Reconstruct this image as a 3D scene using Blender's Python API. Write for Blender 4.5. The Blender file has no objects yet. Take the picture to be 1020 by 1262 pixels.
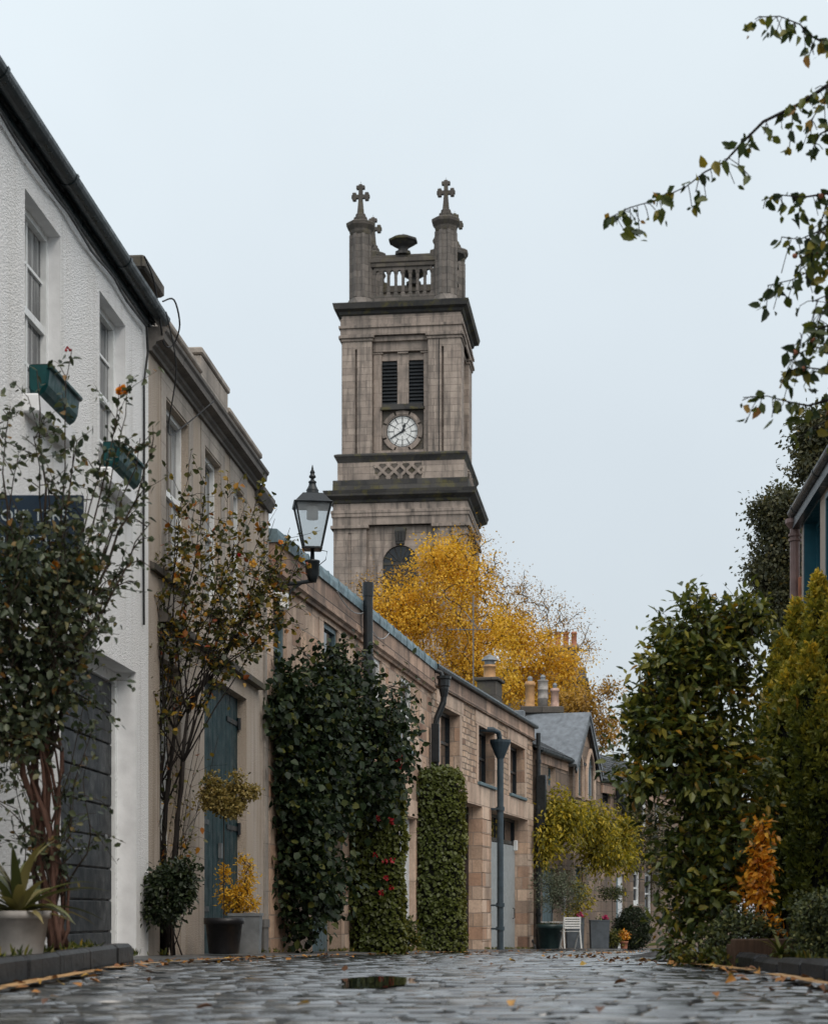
import bpy, math, random
import numpy as np
from mathutils import Vector, Matrix
PI = math.pi
sc = bpy.context.scene
COL = sc.collection
R = np.random.default_rng(11)
F, CX, HY, CZ = 2200.0, 510.0, 1122.0, 0.36      # focal length (px), principal column, horizon row, eye height (m)

def W(px, py, z):
    return Vector(((px - CX) * z / F, z, CZ + (HY - py) * z / F))
def hz(py, z):
    return CZ + (HY - py) * z / F
def gz(y):
    if y < 9: return 0.0
    if y < 13: return -0.0195 * (y - 9) ** 2 / 8
    return -0.0195 * (min(y, 72) - 11)

# ------------------------------------------------------------------ facade base lines (piecewise plan of the lane's left side)
class Fac:
    def __init__(s, x0, y0, slope, y1, sign=1):
        s.x0, s.y0, s.s, s.y1 = x0, y0, slope, y1
        s.n = math.sqrt(1 + slope * slope); s.sign = sign
        s.rot = math.atan2(1, slope) if sign > 0 else math.atan2(-1, -slope)
    def X(s, y): return s.x0 + s.s * (y - s.y0)
    def z(s, px):
        k = (px - CX) / F
        return (s.x0 - s.s * s.y0) / (k - s.s)
    def u(s, px): return s.sign * (s.z(px) - s.y0) * s.n
    def uy(s, y): return s.sign * (y - s.y0) * s.n
    def w(s, px, py): return hz(py, s.z(px))
    def pt(s, u, d, w):          # d>0 towards the street
        t = Vector((s.s, 1, 0)) / s.n * s.sign
        nrm = Vector((t.y, -t.x, 0))
        p = Vector((s.x0, s.y0, 0)) + t * u + nrm * d
        return Vector((p.x, p.y, w))
FW = Fac(-2.437, 16.4, .0773, 16.4)
FB = Fac(-2.437, 16.4, .0909, 22.6)
FA = Fac(-1.826, 22.7, .178, 34.9)
FS = Fac(.35, 34.9, .236, 46.5)
FC = Fac(3.2, 46.7, .32, 54.5)
FD = Fac(5.7, 54.5, .45, 70)
FR = Fac(4.75, 21.9, .0773, 8, -1)
def wallX(y):
    for f in (FW, FB, FA, FS, FC, FD):
        if y <= f.y1: return f.X(y)
    return FD.X(y)

# ------------------------------------------------------------------ mesh builder
class MB:
    def __init__(s): s.v = []; s.f = []
    def add(s, vs, fs):
        o = len(s.v); s.v += [tuple(v) for v in vs]; s.f += [tuple(i + o for i in f) for f in fs]; return s
    def quad(s, a, b, c, d): return s.add([a, b, c, d], [(0, 1, 2, 3)])
    def box(s, x0, x1, y0, y1, z0, z1, M=None):
        if x0 > x1: x0, x1 = x1, x0
        if y0 > y1: y0, y1 = y1, y0
        if z0 > z1: z0, z1 = z1, z0
        vs = [(x0, y0, z0), (x1, y0, z0), (x1, y1, z0), (x0, y1, z0), (x0, y0, z1), (x1, y0, z1), (x1, y1, z1), (x0, y1, z1)]
        if M is not None: vs = [M @ Vector(v) for v in vs]
        return s.add(vs, [(3, 2, 1, 0), (4, 5, 6, 7), (0, 1, 5, 4), (1, 2, 6, 5), (2, 3, 7, 6), (3, 0, 4, 7)])
    def bbox(s, x0, x1, y0, y1, z0, z1, b=.01, M=None):     # box with chamfered edges
        if x0 > x1: x0, x1 = x1, x0
        if y0 > y1: y0, y1 = y1, y0
        if z0 > z1: z0, z1 = z1, z0
        rings = []
        for z, i in ((z0, b), (z0 + b, 0), (z1 - b, 0), (z1, b)):
            c = b * .7
            rings.append([(x0 + i + c, y0 + i, z), (x1 - i - c, y0 + i, z), (x1 - i, y0 + i + c, z), (x1 - i, y1 - i - c, z),
                          (x1 - i - c, y1 - i, z), (x0 + i + c, y1 - i, z), (x0 + i, y1 - i - c, z), (x0 + i, y0 + i + c, z)])
        return s.rings(rings, M)
    def rings(s, rings, M=None, cap=True, closed=True):
        n = len(rings[0]); vs = [p for r in rings for p in r]
        if M is not None: vs = [M @ Vector(v) for v in vs]
        fs = []
        for k in range(len(rings) - 1):
            for i in range(n if closed else n - 1):
                j = (i + 1) % n
                fs.append((k * n + i, k * n + j, (k + 1) * n + j, (k + 1) * n + i))
        if cap:
            fs.append(tuple(reversed(range(n)))); fs.append(tuple((len(rings) - 1) * n + i for i in range(n)))
        return s.add(vs, fs)
    def lathe(s, prof, n=16, M=None, c=(0, 0, 0), rot=0.0, cap=True):      # prof: (radius, z)
        rings = [[(c[0] + r * math.cos(2 * PI * i / n + rot), c[1] + r * math.sin(2 * PI * i / n + rot), c[2] + z) for i in range(n)] for r, z in prof]
        return s.rings(rings, M, cap)
    def tube(s, pts, rad, n=8):
        pts = [Vector(p) for p in pts]
        if not hasattr(rad, '__len__'): rad = [rad] * len(pts)
        rings = []; up = Vector((0.13, .21, 1)).normalized()
        for i, p in enumerate(pts):
            d = (pts[min(i + 1, len(pts) - 1)] - pts[max(i - 1, 0)]).normalized()
            a = d.cross(up)
            if a.length < .05: a = d.cross(Vector((1, 0, 0)))
            a.normalize(); b = d.cross(a)
            rings.append([p + (a * math.cos(2 * PI * k / n) + b * math.sin(2 * PI * k / n)) * rad[i] for k in range(n)])
        return s.rings(rings)
    def wire(s, pts, r, n=6, k=5):                          # smooth tube through the points
        P = [Vector(p) for p in pts]; Q = []
        for i in range(len(P) - 1):
            a, b, c, d = P[max(i - 1, 0)], P[i], P[i + 1], P[min(i + 2, len(P) - 1)]
            for j in range(k):
                t = j / k; Q.append(.5 * ((2 * b) + (c - a) * t + (2 * a - 5 * b + 4 * c - d) * t * t + (3 * b - a - 3 * c + d) * t ** 3))
        return s.tube(Q + [P[-1]], r, n)
    def extr(s, prof, x0, x1, M=None):                      # profile (y,z) run along x
        n = len(prof)
        vs = [(x0, y, z) for y, z in prof] + [(x1, y, z) for y, z in prof]
        if M is not None: vs = [M @ Vector(v) for v in vs]
        fs = [(i, (i + 1) % n, n + (i + 1) % n, n + i) for i in range(n)]
        fs += [tuple(reversed(range(n))), tuple(range(n, 2 * n))]
        return s.add(vs, fs)
    def prism(s, poly, y0, y1, M=None):                     # polygon (x,z) given thickness in y
        n = len(poly)
        vs = [(x, y0, z) for x, z in poly] + [(x, y1, z) for x, z in poly]
        if M is not None: vs = [M @ Vector(v) for v in vs]
        fs = [(i, (i + 1) % n, n + (i + 1) % n, n + i) for i in range(n)]
        fs += [tuple(reversed(range(n))), tuple(range(n, 2 * n))]
        return s.add(vs, fs)

def link(name, me, m, parent=None, smooth=False):
    if m is not None: me.materials.append(m)
    o = bpy.data.objects.new(name, me); COL.objects.link(o)
    if parent is not None: o.parent = parent
    if smooth: me.polygons.foreach_set('use_smooth', np.ones(len(me.polygons), dtype=bool))
    return o
def obj(name, mb, m, parent=None, smooth=False, fix=True):
    me = bpy.data.meshes.new(name)
    me.from_pydata(mb.v, [], mb.f); me.update()
    if fix:
        import bmesh
        b = bmesh.new(); b.from_mesh(me); bmesh.ops.recalc_face_normals(b, faces=b.faces); b.to_mesh(me); b.free()
    return link(name, me, m, parent, smooth)
def arr_mesh(name, V, Q, m, parent=None, rnd=None, smooth=False):
    V = np.asarray(V, dtype=np.float32).reshape(-1, 3); Q = np.asarray(Q, dtype=np.int32); k = Q.shape[1]
    me = bpy.data.meshes.new(name)
    me.vertices.add(len(V)); me.vertices.foreach_set('co', V.ravel())
    me.loops.add(Q.size); me.loops.foreach_set('vertex_index', Q.ravel())
    me.polygons.add(len(Q)); me.polygons.foreach_set('loop_start', np.arange(len(Q), dtype=np.int32) * k)
    me.update(calc_edges=True)
    if rnd is not None:
        a = me.attributes.new('rnd', 'FLOAT', 'POINT'); a.data.foreach_set('value', np.asarray(rnd, dtype=np.float32))
    return link(name, me, m, parent, smooth)
def tag(o, label=None, cat=None, group=None, kind=None):
    if label: o['label'] = label
    if cat: o['category'] = cat
    if group: o['group'] = group
    if kind: o['kind'] = kind
    return o
def thing(name, label, cat, loc=(0, 0, 0), rz=0.0, group=None):
    o = bpy.data.objects.new(name, None); COL.objects.link(o)
    o.empty_display_size = .2; o.location = loc; o.rotation_euler = (0, 0, rz)
    return tag(o, label, cat, group)
def copy_tree(o, parent=None):
    c = o.copy(); COL.objects.link(c)
    if parent is not None: c.parent = parent
    for ch in list(o.children): copy_tree(ch, c)
    return c

# ------------------------------------------------------------------ foliage
def norm(a): return a / np.maximum(np.linalg.norm(a, axis=-1, keepdims=True), 1e-9)
def leaves(name, C, D, N, L, Wd, m, parent=None, fold=.25, droop=.15, simple=False, seed=1, rnd=None):
    g = np.random.default_rng(seed)
    C = np.asarray(C, float); n = len(C)
    D = norm(np.asarray(D, float)); N = np.asarray(N, float)
    N = norm(N - (N * D).sum(1, keepdims=True) * D); S = np.cross(D, N)
    L = np.broadcast_to(np.asarray(L, float), (n,))[:, None]; Wd = np.broadcast_to(np.asarray(Wd, float), (n,))[:, None]
    if rnd is None: rnd = g.random(n)
    droop = (droop + g.normal(size=n) * .18)[:, None]; fold = (fold * g.uniform(-.3, 1.7, n))[:, None]
    if simple:
        V = np.stack([C, C + D * L * .5 + S * Wd * .5 + N * Wd * fold * .5, C + D * L - N * L * droop, C + D * L * .5 - S * Wd * .5 + N * Wd * fold * .5], 1)
        Q = np.arange(4 * n).reshape(n, 4); k = 4
    else:
        up = N * Wd * fold * .5
        V = np.stack([C, C + D * L * .33 + S * Wd * .5 + up, C + D * L * .72 + S * Wd * .36 + up * .6 - N * L * droop * .4, C + D * L - N * L * droop,
                      C + D * L * .72 - S * Wd * .36 + up * .6 - N * L * droop * .4, C + D * L * .33 - S * Wd * .5 + up], 1)
        b = (np.arange(n) * 6)[:, None]
        Q = np.concatenate([b + np.array([0, 1, 2, 3]), b + np.array([0, 3, 4, 5])], 0); k = 6
    return arr_mesh(name, V.reshape(-1, 3), Q, m, parent, np.repeat(rnd, k))
def ball(g, n, shell=.4):
    d = norm(g.normal(size=(n, 3))); r = g.random(n) ** (shell)
    return d * r[:, None], d
def clump_pts(g, blobs, ncl, per, sig, shell=.4):
    """clump centres inside the blobs, then leaves round each clump; returns leaf points, outward dirs, clump index, clump centres"""
    wts = np.array([b[2] if len(b) > 2 else np.prod(b[1]) ** .67 for b in blobs]); wts = wts / wts.sum()
    bi = g.choice(len(blobs), ncl, p=wts)
    d, _ = ball(g, ncl, shell)
    cen = np.array([blobs[i][0] for i in bi]) + d * np.array([blobs[i][1] for i in bi])
    ci = np.repeat(np.arange(ncl), per)
    s = sig * g.uniform(.6, 1.4, ncl)
    off = g.normal(size=(ncl * per, 3)) * s[ci][:, None] * np.array([1, 1, .75])
    P = cen[ci] + off
    out = norm(norm(d + 1e-6)[ci] * .6 + norm(off + 1e-6) * .7)
    return P, out, ci, cen
def leaf_frames(g, out, upw=.6, rand=.6, droop=.2):
    n = len(out)
    N = norm(out * .5 + np.array([0, 0, upw]) + g.normal(size=(n, 3)) * rand)
    D = norm(out + g.normal(size=(n, 3)) * .8 + np.array([0, 0, -droop]))
    return D, N
def tubes(name, P0, P1, r0, r1, m, parent=None, n=5):
    P0 = np.asarray(P0); P1 = np.asarray(P1); r0 = np.asarray(r0)[:, None]; r1 = np.asarray(r1)[:, None]
    d = norm(P1 - P0); a = np.cross(d, np.array([.31, .2, .93])); a = norm(a); b = np.cross(d, a)
    V = []
    for P, r in ((P0, r0), (P1 + d * r1 * .3, r1)):
        for k in range(n):
            t = 2 * PI * k / n; V.append(P + (a * math.cos(t) + b * math.sin(t)) * r)
    V = np.stack(V, 1); m_ = len(P0); base = (np.arange(m_) * 2 * n)[:, None]
    Q = np.concatenate([base + np.array([k, (k + 1) % n, n + (k + 1) % n, n + k]) for k in range(n)], 0)
    return arr_mesh(name, V.reshape(-1, 3), Q, m, parent, smooth=True)
def skeleton(g, trunk, targets, rtip, wob=.15, power=.45, rmax=9):
    """branch edges joining every target to the nearest part of the growing tree"""
    nodes = [np.array(p, float) for p in trunk]; par = [-1] + list(range(len(trunk) - 1))
    base = nodes[0]; T = np.asarray(targets, float)
    for i in np.argsort(np.linalg.norm(T - nodes[-1], axis=1)):
        t = T[i]; A = np.array(nodes)
        dist = np.linalg.norm(A - t, axis=1) + .6 * np.maximum(0, A[:, 2] - t[2] + .1)
        dist[:max(1, len(trunk) // 2)] += 1.0 * np.linalg.norm(nodes[len(trunk) - 1] - base) * .3
        j = int(np.argmin(dist)); p = nodes[j]; ln = np.linalg.norm(t - p)
        for f in (.36, .7):
            nodes.append(p + (t - p) * f + g.normal(size=3) * ln * wob * .5 + np.array([0, 0, ln * .06])); par.append(j); j = len(nodes) - 1
        nodes.append(t); par.append(j)
    cnt = np.ones(len(nodes))
    for k in range(len(nodes) - 1, 0, -1): cnt[par[k]] += cnt[k] * .5
    rr = np.minimum(rtip * cnt ** power, rmax)
    A = np.array(nodes); e = np.arange(1, len(nodes)); p = np.array(par)[1:]
    return A[p], A[e], np.minimum(rr[p], rr[e] * 1.35), rr[e]
def bez(a, c, b, n, g=None, jit=0.0):
    a, b, c = (np.array(q, float) for q in (a, b, c)); t = np.linspace(0, 1, n)[:, None]
    P = (1 - t) ** 2 * a + 2 * t * (1 - t) * c + t * t * b
    if g is not None and jit: P[1:] += g.normal(size=(n - 1, 3)) * jit
    return P
# ------------------------------------------------------------------ materials
class NT:
    def __init__(s, name):
        s.m = bpy.data.materials.new(name); s.m.use_nodes = True; s.t = s.m.node_tree
        s.b = s.t.nodes['Principled BSDF']; s.out = s.t.nodes['Material Output']
    def n(s, typ, **kw):
        nd = s.t.nodes.new(typ)
        for k, v in kw.items():
            if k.startswith('i_'):
                key = k[2:].replace('_', ' ')
                nd.inputs[key].default_value = v
            else: setattr(nd, k, v)
        return nd
    def l(s, a, b): s.t.links.new(a, b)
    def ramp(s, fac, stops, interp='LINEAR'):
        r = s.n('ShaderNodeValToRGB'); r.color_ramp.interpolation = interp
        e = r.color_ramp.elements
        while len(e) < len(stops): e.new(.5)
        for k, (p, c) in enumerate(stops):
            e[k].position = p; e[k].color = (c, c, c, 1) if not hasattr(c, '__len__') else (*c, 1)
        s.l(fac, r.inputs['Fac']); return r.outputs['Color']
    def mix(s, a, b, fac, mode='MIX'):
        m = s.n('ShaderNodeMix', data_type='RGBA', blend_type=mode)
        for k, v in ((0, fac), (6, a), (7, b)):
            sock = m.inputs[k]
            if hasattr(v, 'is_linked'): s.l(v, sock)
            elif hasattr(v, '__len__'): sock.default_value = (*v, 1)
            else: sock.default_value = v if k == 0 else (v, v, v, 1)
        return m.outputs[2]
    def coord(s, scale=(1, 1, 1), flat=False):
        c = s.n('ShaderNodeTexCoord').outputs['Object']
        if flat:
            sp = s.n('ShaderNodeSeparateXYZ'); s.l(c, sp.inputs[0])
            ad = s.n('ShaderNodeMath', operation='ADD'); s.l(sp.outputs[0], ad.inputs[0]); s.l(sp.outputs[1], ad.inputs[1])
            cb = s.n('ShaderNodeCombineXYZ'); s.l(ad.outputs[0], cb.inputs[0]); s.l(sp.outputs[2], cb.inputs[1]); c = cb.outputs[0]
        if tuple(scale) != (1, 1, 1):
            mp = s.n('ShaderNodeMapping'); mp.inputs['Scale'].default_value = scale; s.l(c, mp.inputs[0]); c = mp.outputs[0]
        return c
    def noise(s, vec, scale, detail=4, rough=.55):
        n = s.n('ShaderNodeTexNoise', i_Scale=scale, i_Detail=detail, i_Roughness=rough); s.l(vec, n.inputs['Vector']); return n.outputs['Fac']
    def bump(s, h, dist, strength=1.0, prev=None):
        b = s.n('ShaderNodeBump', i_Strength=strength, i_Distance=dist); s.l(h, b.inputs['Height'])
        if prev is not None: s.l(prev, b.inputs['Normal'])
        return b.outputs['Normal']
    def set(s, color=None, rough=None, normal=None, metal=None, spec=None):
        for key, v in (('Base Color', color), ('Roughness', rough), ('Normal', normal), ('Metallic', metal), ('Specular IOR Level', spec)):
            if v is None: continue
            if hasattr(v, 'is_linked'): s.l(v, s.b.inputs[key])
            elif hasattr(v, '__len__'): s.b.inputs[key].default_value = (*v, 1)
            else: s.b.inputs[key].default_value = v
        return s.m

def paint(name, c, rough=.5, var=.25, metal=0.0, bump=.0015, nscale=6, grain=0, spec=.4):
    t = NT(name); co = t.coord(); n = t.noise(co, nscale, 6)
    if grain: n2 = t.noise(t.coord((14, 14, .6)), grain, 5)
    d = t.ramp(n, [(.3, 1 - var), (.65, 1 + var * .4)])
    col = t.mix(c, d, 1.0, 'MULTIPLY')
    if grain: col = t.mix(col, t.ramp(n2, [(.35, .72), (.6, 1.08)]), .8, 'MULTIPLY')
    r = t.ramp(t.noise(co, nscale * 2.3, 4), [(.3, max(.05, rough - .14)), (.7, min(1, rough + .14))])
    nm = t.bump(t.noise(co, nscale * 9, 4), bump) if not grain else t.bump(n2, bump * 2)
    return t.set(col, r, nm, metal, spec)

def harl(name, c, size, depth, stain=.3, tint=(.8, .72, .6)):
    t = NT(name); co = t.coord()
    v = t.n('ShaderNodeTexVoronoi', i_Scale=1 / size, feature='SMOOTH_F1', i_Smoothness=.6); t.l(co, v.inputs['Vector'])
    nz = t.noise(co, 1.3 / size, 5, .65)
    h = t.n('ShaderNodeMath', operation='SUBTRACT'); t.l(nz, h.inputs[0]); t.l(v.outputs['Distance'], h.inputs[1])
    sp = t.ramp(t.noise(co, 1.0 / size, 3, .7), [(.3, .68), (.46, 1.0), (1, 1.02)])
    col = t.mix(c, sp, .75, 'MULTIPLY')
    big = t.ramp(t.noise(t.coord((1.6, 1.6, .5)), 1.1, 7, .65), [(.38, 0), (.75, 1)])
    col = t.mix(col, t.mix(col, tint, 1.0, 'MULTIPLY'), t.mix(0, big, stain), 'MIX')
    stk = t.ramp(t.noise(t.coord((6, 6, .25)), 1.4, 6, .6), [(.52, 0), (.74, 1)])
    col = t.mix(col, t.mix(col, (.56, .53, .48), 1.0, 'MULTIPLY'), t.mix(0, stk, stain * 1.1), 'MIX')
    return t.set(col, .88, t.bump(h.outputs[0], depth), spec=.25)

def stone(name, c1, c2, mortar, bw, bh, depth=.006, soot=.5, distort=0.0, rough=.85, msize=.007, green=0.0, vary=None):
    t = NT(name); co = t.coord(flat=True)
    vec = co
    if distort:
        nd = t.n('ShaderNodeTexNoise', i_Scale=3.2, i_Detail=3); t.l(co, nd.inputs['Vector'])
        sub = t.n('ShaderNodeVectorMath', operation='SUBTRACT'); t.l(nd.outputs['Color'], sub.inputs[0]); sub.inputs[1].default_value = (.5, .5, .5)
        scl = t.n('ShaderNodeVectorMath', operation='SCALE'); t.l(sub.outputs[0], scl.inputs[0]); scl.inputs['Scale'].default_value = distort
        ad = t.n('ShaderNodeVectorMath', operation='ADD'); t.l(co, ad.inputs[0]); t.l(scl.outputs[0], ad.inputs[1]); vec = ad.outputs[0]
    br = t.n('ShaderNodeTexBrick', offset=.5, squash=.7, squash_frequency=3)
    for k, v in (('Scale', 1.0), ('Mortar Size', msize), ('Mortar Smooth', .25), ('Bias', 0.0), ('Brick Width', bw), ('Row Height', bh)): br.inputs[k].default_value = v
    br.inputs['Color1'].default_value = (0, 0, 0, 1); br.inputs['Color2'].default_value = (1, 1, 1, 1); br.inputs['Mortar'].default_value = (.5, .5, .5, 1)
    t.l(vec, br.inputs['Vector'])
    stops = [(0, c1), (.5, tuple((a + b) / 2 for a, b in zip(c1, c2))), (1, c2)] if vary is None else vary
    col = t.ramp(br.outputs['Color'], stops)
    co3 = t.coord()
    col = t.mix(col, t.ramp(t.noise(co3, 2.1, 7, .62), [(.25, .74), (.5, 1.02), (.8, 1.2)]), .85, 'MULTIPLY')
    col = t.mix(col, t.ramp(t.noise(co3, 23, 5, .7), [(.3, .72), (.6, 1.1)]), .6, 'MULTIPLY')
    st = t.ramp(t.noise(t.coord((2.6, 2.6, .22)), 1.2, 7, .62), [(.46, 0), (.72, 1)])
    col = t.mix(col, (.055, .052, .05), t.mix(0, st, soot))
    st2 = t.ramp(t.noise(co3, .55, 6, .6), [(.5, 0), (.68, 1)])
    col = t.mix(col, (.10, .095, .088), t.mix(0, st2, soot * .55))
    if green:
        gr = t.ramp(t.noise(co3, 1.7, 5, .6), [(.52, 0), (.66, 1)]); col = t.mix(col, (.14, .125, .035), t.mix(0, gr, green))
    col = t.mix(col, mortar, br.outputs['Fac'])
    inv = t.n('ShaderNodeMath', operation='SUBTRACT'); inv.inputs[0].default_value = 1; t.l(br.outputs['Fac'], inv.inputs[1])
    nm = t.bump(inv.outputs[0], depth)
    nm = t.bump(t.noise(co3, 11, 7, .7), depth * 2.2, .8, nm)
    return t.set(col, rough, nm, spec=.3)

def leafmat(name, stops, rough=.42, transl=.3, spec=.4):
    t = NT(name)
    a = t.n('ShaderNodeAttribute', attribute_name='rnd')
    col = t.ramp(a.outputs['Fac'], stops)
    t.set(col, rough, spec=spec)
    tr = t.n('ShaderNodeBsdfTranslucent'); t.l(t.mix(col, (1.15, 1.1, .6), 1.0, 'MULTIPLY'), tr.inputs['Color'])
    ms = t.n('ShaderNodeMixShader'); ms.inputs[0].default_value = transl
    t.l(t.b.outputs[0], ms.inputs[1]); t.l(tr.outputs[0], ms.inputs[2]); t.l(ms.outputs[0], t.out.inputs['Surface'])
    return t.m
def barkmat(name, c):
    t = NT(name); n = t.noise(t.coord((14, 14, 2.2)), 4, 8, .72)
    return t.set(t.mix(c, t.ramp(n, [(.3, .5), (.7, 1.4)]), 1, 'MULTIPLY'), .85, t.bump(n, .014), spec=.2)
def glassmat(name, c=(.012, .016, .02), rough=.04, curtain=None):
    t = NT(name); co = t.coord(); n = t.noise(co, .9, 2)
    col = t.mix(c, t.ramp(n, [(.35, .5), (.7, 1.6)]), 1, 'MULTIPLY')
    if curtain:
        k = t.ramp(t.noise(t.coord((9, 9, .4)), 1.5, 3), [(.45, 0), (.6, 1)]); col = t.mix(col, curtain, k)
    return t.set(col, rough, t.bump(t.noise(co, 1.4, 2), .012, .5), spec=.5)

M = {}
M['white_harl'] = harl('white_roughcast', (.86, .865, .865), .0135, .010, .3, (.86, .81, .74))
M['white_render'] = paint('white_smooth_render', (.78, .79, .8), .7, .12)
M['white_paint'] = paint('white_gloss_paint', (.78, .80, .80), .35, .14)
M['beige_harl'] = harl('beige_roughcast', (.47, .41, .355), .012, .009, .7)
M['beige_stone'] = stone('weathered_beige_stone', (.33, .295, .26), (.41, .365, .32), (.2, .18, .16), .9, .6, .004, .6, 0, .88, .004)
M['ashlar'] = stone('pink_ashlar', (.28, .19, .14), (.48, .35, .26), (.34, .27, .22), .55, .30, .010, .52, .012, .85, .010,
                    vary=[(0, (.24, .14, .10)), (.2, (.62, .43, .305)), (.4, (.33, .245, .19)), (.6, (.70, .525, .40)), (.8, (.45, .28, .19)), (1, (.60, .48, .385))])
M['rubble'] = stone('tan_rubble', (.3, .22, .16), (.5, .38, .28), (.2, .16, .13), .25, .125, .02, .34, .07, .9, .013, vary=[(0, (.26, .165, .12)), (.3, (.62, .44, .31)), (.5, (.42, .31, .23)), (.75, (.66, .5, .38)), (1, (.44, .29, .2))])
M['dressed'] = stone('dressed_pink_stone', (.47, .34, .26), (.66, .51, .40), (.26, .2, .16), 1.15, .9, .008, .55, 0, .85, .006)
M['sooty'] = stone('sooty_stone', (.26, .18, .14), (.52, .36, .27), (.1, .085, .075), .8, .6, .006, .9, 0, .88, .008)
M['cornice_grey'] = stone('dark_cornice_stone', (.11, .105, .10), (.18, .165, .15), (.06, .055, .05), 1.3, 2, .006, .5, 0, .85, .008)  # one darker stone for the whole cornice, matched to its underside
M['dark_stone'] = stone('blackened_stone', (.075, .068, .06), (.13, .115, .1), (.05, .045, .04), .9, .5, .006, .6, 0, .88, .008, green=.25)
M['tower'] = stone('grey_brown_ashlar', (.30, .25, .215), (.41, .345, .295), (.15, .13, .115), 1.7, .42, .01, .9, 0, .88, .012)
M['tower_trim'] = stone('moulded_tower_stone', (.30, .252, .218), (.36, .30, .258), (.16, .14, .12), 1.9, .9, .005, .85, 0, .88, .01)
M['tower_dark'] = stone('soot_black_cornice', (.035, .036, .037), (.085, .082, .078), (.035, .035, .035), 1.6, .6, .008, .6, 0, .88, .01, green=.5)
M['smoke'] = stone('smoke_black_stone', (.10, .092, .083), (.17, .15, .135), (.05, .045, .04), .8, .42, .008, .5, 0, .88, .012)
M['turret'] = stone('smoky_turret_stone', (.13, .12, .11), (.22, .197, .178), (.085, .078, .07), .8, .42, .008, .5, 0, .88, .014)
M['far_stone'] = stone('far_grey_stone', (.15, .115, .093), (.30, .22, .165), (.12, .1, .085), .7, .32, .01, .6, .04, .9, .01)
M['slate'] = stone('wet_grey_slate', (.022, .028, .034), (.15, .165, .18), (.005, .006, .007), .4, .15, .08, .25, .02, .75, .028)
M['lead'] = paint('grey_lead', (.16, .18, .2), .5, .35)
M['copper'] = paint('weathered_copper', (.16, .235, .27), .55, .55, 0, .003, 5)
M['gutter'] = paint('black_green_iron', (.012, .022, .026), .35, .4)
M['iron'] = paint('black_iron', (.013, .017, .02), .38, .3)
M['pipe_blue'] = paint('slate_blue_pipe', (.035, .055, .07), .42, .3)
M['pipe_pink'] = paint('faded_pink_pipe', (.24, .155, .14), .5, .3)
M['teal_door'] = paint('dark_teal_boards', (.008, .034, .04), .5, .35, 0, .002, 3, 5, .2)
M['slate_door'] = paint('slate_blue_boards', (.022, .028, .034), .5, .35, 0, .002, 3, 4, .22)
M['grey_door'] = paint('pale_grey_door', (.33, .36, .37), .5, .15)
M['white_door'] = paint('off_white_door', (.62, .65, .67), .5, .18)
M['dark_wood'] = paint('dark_slatted_wood', (.05, .035, .03), .6, .4, 0, .002, 5, 4)
M['blue_frame'] = paint('teal_blue_joinery', (.02, .115, .155), .4, .2)
M['bluegrey_frame'] = paint('blue_grey_joinery', (.10, .16, .185), .45, .25)
M['teal_box'] = paint('teal_window_box', (.004, .05, .052), .45, .25, spec=.25)
M['right_harl'] = harl('cream_roughcast', (.5, .42, .36), .015, .008, .4)
M['glass'] = glassmat('dark_window_glass')
M['glass_curtain'] = glassmat('curtained_window_glass', (.02, .025, .03), .06, (.3, .31, .31))
M['glass_pale'] = glassmat('pale_window_glass', (.10, .12, .14), .08)
M['terracotta'] = paint('buff_terracotta', (.50, .29, .14), .75, .3)
M['terra_red'] = paint('red_terracotta', (.42, .17, .10), .75, .35)
M['terra_grey'] = paint('grey_fireclay', (.33, .31, .29), .8, .35)
M['terra_pink'] = paint('stained_pink_fireclay', (.48, .32, .26), .8, .45)
M['zinc'] = paint('dull_zinc', (.2, .215, .225), .5, .3, .4)
M['planter'] = paint('grey_zinc_planter', (.085, .10, .115), .5, .3)
M['pot_green'] = paint('dark_green_pot', (.012, .03, .03), .4, .3)
M['pot_black'] = paint('black_pot', (.012, .012, .014), .5, .3)
M['chair'] = paint('white_slatted_wood', (.62, .62, .6), .5, .15)
M['plank'] = paint('weathered_plank', (.10, .058, .036), .8, .4, 0, .003, 4, 4)
M['sign_navy'] = paint('navy_board', (.006, .022, .045), .4, .15)
M['sign_blue'] = paint('mid_blue_board', (.05, .16, .21), .4, .15)
M['sign_text'] = paint('pale_lettering', (.42, .48, .5), .5, .05)
M['sign_text2'] = paint('navy_lettering', (.01, .03, .055), .5, .05)
M['dial'] = paint('opal_dial', (.74, .76, .75), .35, .08)
M['louvre'] = paint('black_louvres', (.016, .02, .024), .6, .4)
M['opal'] = paint('opal_lamp_glass', (.7, .72, .72), .3, .05)
M['cable'] = paint('black_cable', (.015, .015, .016), .5, .1)
M['wire'] = paint('grey_wire', (.3, .31, .32), .5, .1)
M['galv'] = paint('galvanised_steel', (.16, .16, .16), .5, .2, .3)
M['bark'] = barkmat('dark_bark', (.05, .037, .028))
M['bark_red'] = barkmat('red_brown_bark', (.115, .062, .046))
M['bark_black'] = barkmat('black_wet_cane', (.022, .018, .016))
M['bark_grey'] = barkmat('grey_bark', (.10, .085, .07))
M['core'] = barkmat('dark_core_fill', (.012, .014, .009))  # near-black colour stands in for the shade inside dense foliage
Y = lambda *a: a
M['lf_yellow'] = leafmat('autumn_yellow_leaf', [(0, (.22, .13, .015)), (.2, (.55, .31, .025)), (.6, (.82, .53, .06)), (.85, (.78, .46, .04)), (1, (.46, .38, .05))], .55, .4)
M['lf_thin'] = leafmat('ochre_twig_leaf', [(0, (.12, .07, .02)), (.5, (.38, .21, .03)), (1, (.5, .28, .035))], .5, .3)
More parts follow.
